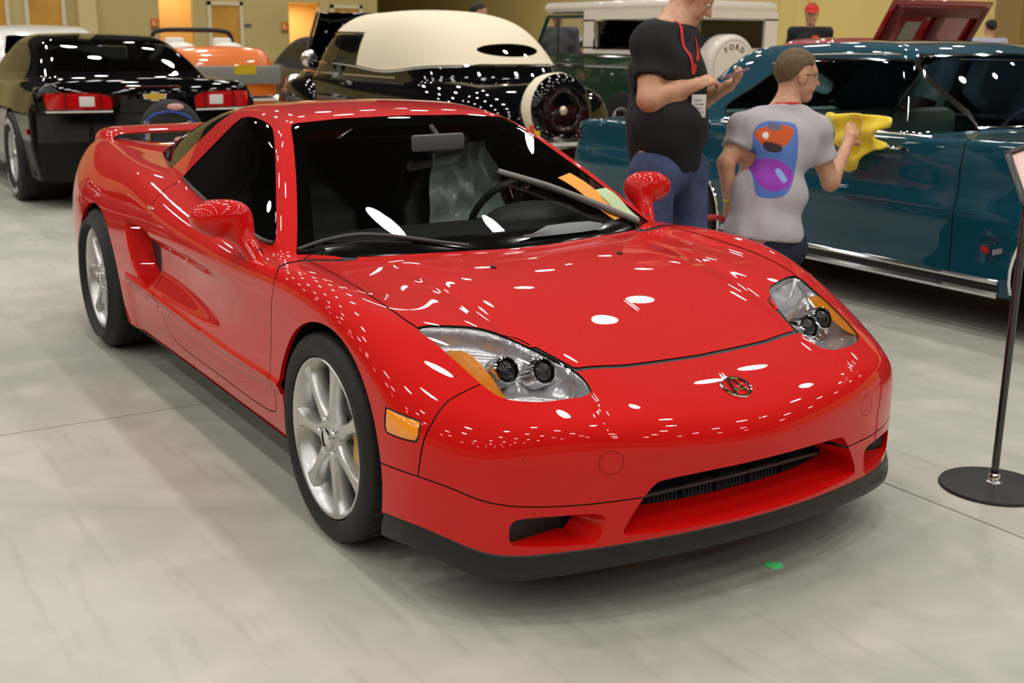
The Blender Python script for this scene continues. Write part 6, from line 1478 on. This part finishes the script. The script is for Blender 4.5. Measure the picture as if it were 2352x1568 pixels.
MB().box((-.16, -.12, -.006), (.16, .12, .0), Mx).build('sign_card', pmat('pinkish card', srgb(240, 206, 196), rough=.5), st)
fr = MB()
for a, b in (((-.165, -.125), (.165, -.105)), ((-.165, .105), (.165, .125)), ((-.165, -.125), (-.145, .125)), ((.145, -.125), (.165, .125))): fr.box((a[0], a[1], -.010), (b[0], b[1], .008), Mx, .003)
fr.build('sign_frame', pmat('dark grey frame', (.06, .055, .052, 1), rough=.3, metal=.5), st)
m = MB(); V = [(-.026, -.010, .002), (.0, -.024, .003), (.028, -.006, .002), (.022, .014, .006), (-.004, .022, .002), (-.020, .012, .004)]
tp = m.add(V+[(x, y, 0) for x, y, z in V], [(0, 1, 2, 3, 4, 5), (11, 10, 9, 8, 7, 6)]+[(i, i+6, (i+1) % 6+6, (i+1) % 6) for i in range(6)]).build('tape_scrap', pmat('green tape', srgb(96, 236, 140), rough=.6)); tp.location = (.80, .135, 0); tp.rotation_euler = (0, 0, .6)
tag(tp, 'scrap of green tape on the floor under the red nose', 'tape')
# padded folding chair / pack standing between the red car and the black coupe
bg = empty('folding_chair', (-5.1, .28, 0), R(-20)); tag(bg, 'folded black camp chair with blue piping behind the red car', 'chair')
mb = pmat('black nylon', (.022, .021, .022, 1), rough=.75, bump=(20, .4, .01))
def chf(P): return smax(ell(P, (0, 0, .74), (.10, .21, .235)), -(ell(P, (.13, 0, .74), (.05, .15, .17))), .02)
v, f = nets(chf, (-.15, -.26, .48), (.15, .26, 1.0), .013); mesh_obj('backrest', v, f, mb, bg, True, vnormals(chf, v))
MB().tube(catmull([(.085, -.17, .58), (.10, -.165, .74), (.10, -.13, .86), (.10, 0, .90), (.10, .13, .86), (.10, .165, .74), (.085, .17, .58)], 5), .007, 6).build('piping', pmat('blue piping', srgb(40, 74, 170), rough=.6), bg)
for y, nm in ((-.15, 'strap'), (.13, 'strap')): MB().box((.095, y-.018, .56), (.105, y+.018, .84), None, .004).build(nm, pmat('beige strap', srgb(150, 132, 112), rough=.8), bg)
for y, z, a, b in ((.04, .93, .055, .024), (.06, .71, .042, .026)): MB().ball((.085 if z > .9 else .10, y, z), (.012, a, b), 16, 8).build('logo_patch', pmat('pale patch', srgb(216, 168, 158), rough=.7), bg)
for sg in (-1, 1):
    MB().tube([(.03, sg*.20, .02), (.0, sg*.19, .60)], .012, 8).build('leg', M_BLK, bg); MB().tube([(-.22, sg*.20, .02), (.0, sg*.19, .55)], .012, 8).build('leg', M_BLK, bg)
MB().box((-.16, -.19, .40), (.14, .19, .46), None, .02).build('seat', mb, bg)
MB().lathe([(.0, .16), (.010, .16), (.03, .02), (.034, .0), (.0, 0)], 14, Matrix.Translation((.10, .15, .50))).build('orange_tip', pmat('orange tip', srgb(190, 90, 50), rough=.6), bg)
# little red and yellow cone tag between the cream-top car and the teal car
cn = empty('marker_stake', (-5.3, 3.35, 0)); tag(cn, 'small orange and yellow tag on a stake behind the red car roof', 'marker')
MB().tube([(0, 0, 0), (0, 0, .62)], .006, 6).build('stake', M_BLK, cn); MB().lathe([(.05, 0), (.045, .006), (0, .008)], 16).build('foot', M_BLK, cn)
MB().box((-.005, -.045, .58), (.005, .0, .70)).build('flag', pmat('orange flag', srgb(226, 84, 30), rough=.6), cn); MB().box((-.004, .0, .57), (.006, .055, .65)).build('tag', pmat('yellow flag', srgb(236, 196, 40), rough=.6), cn)
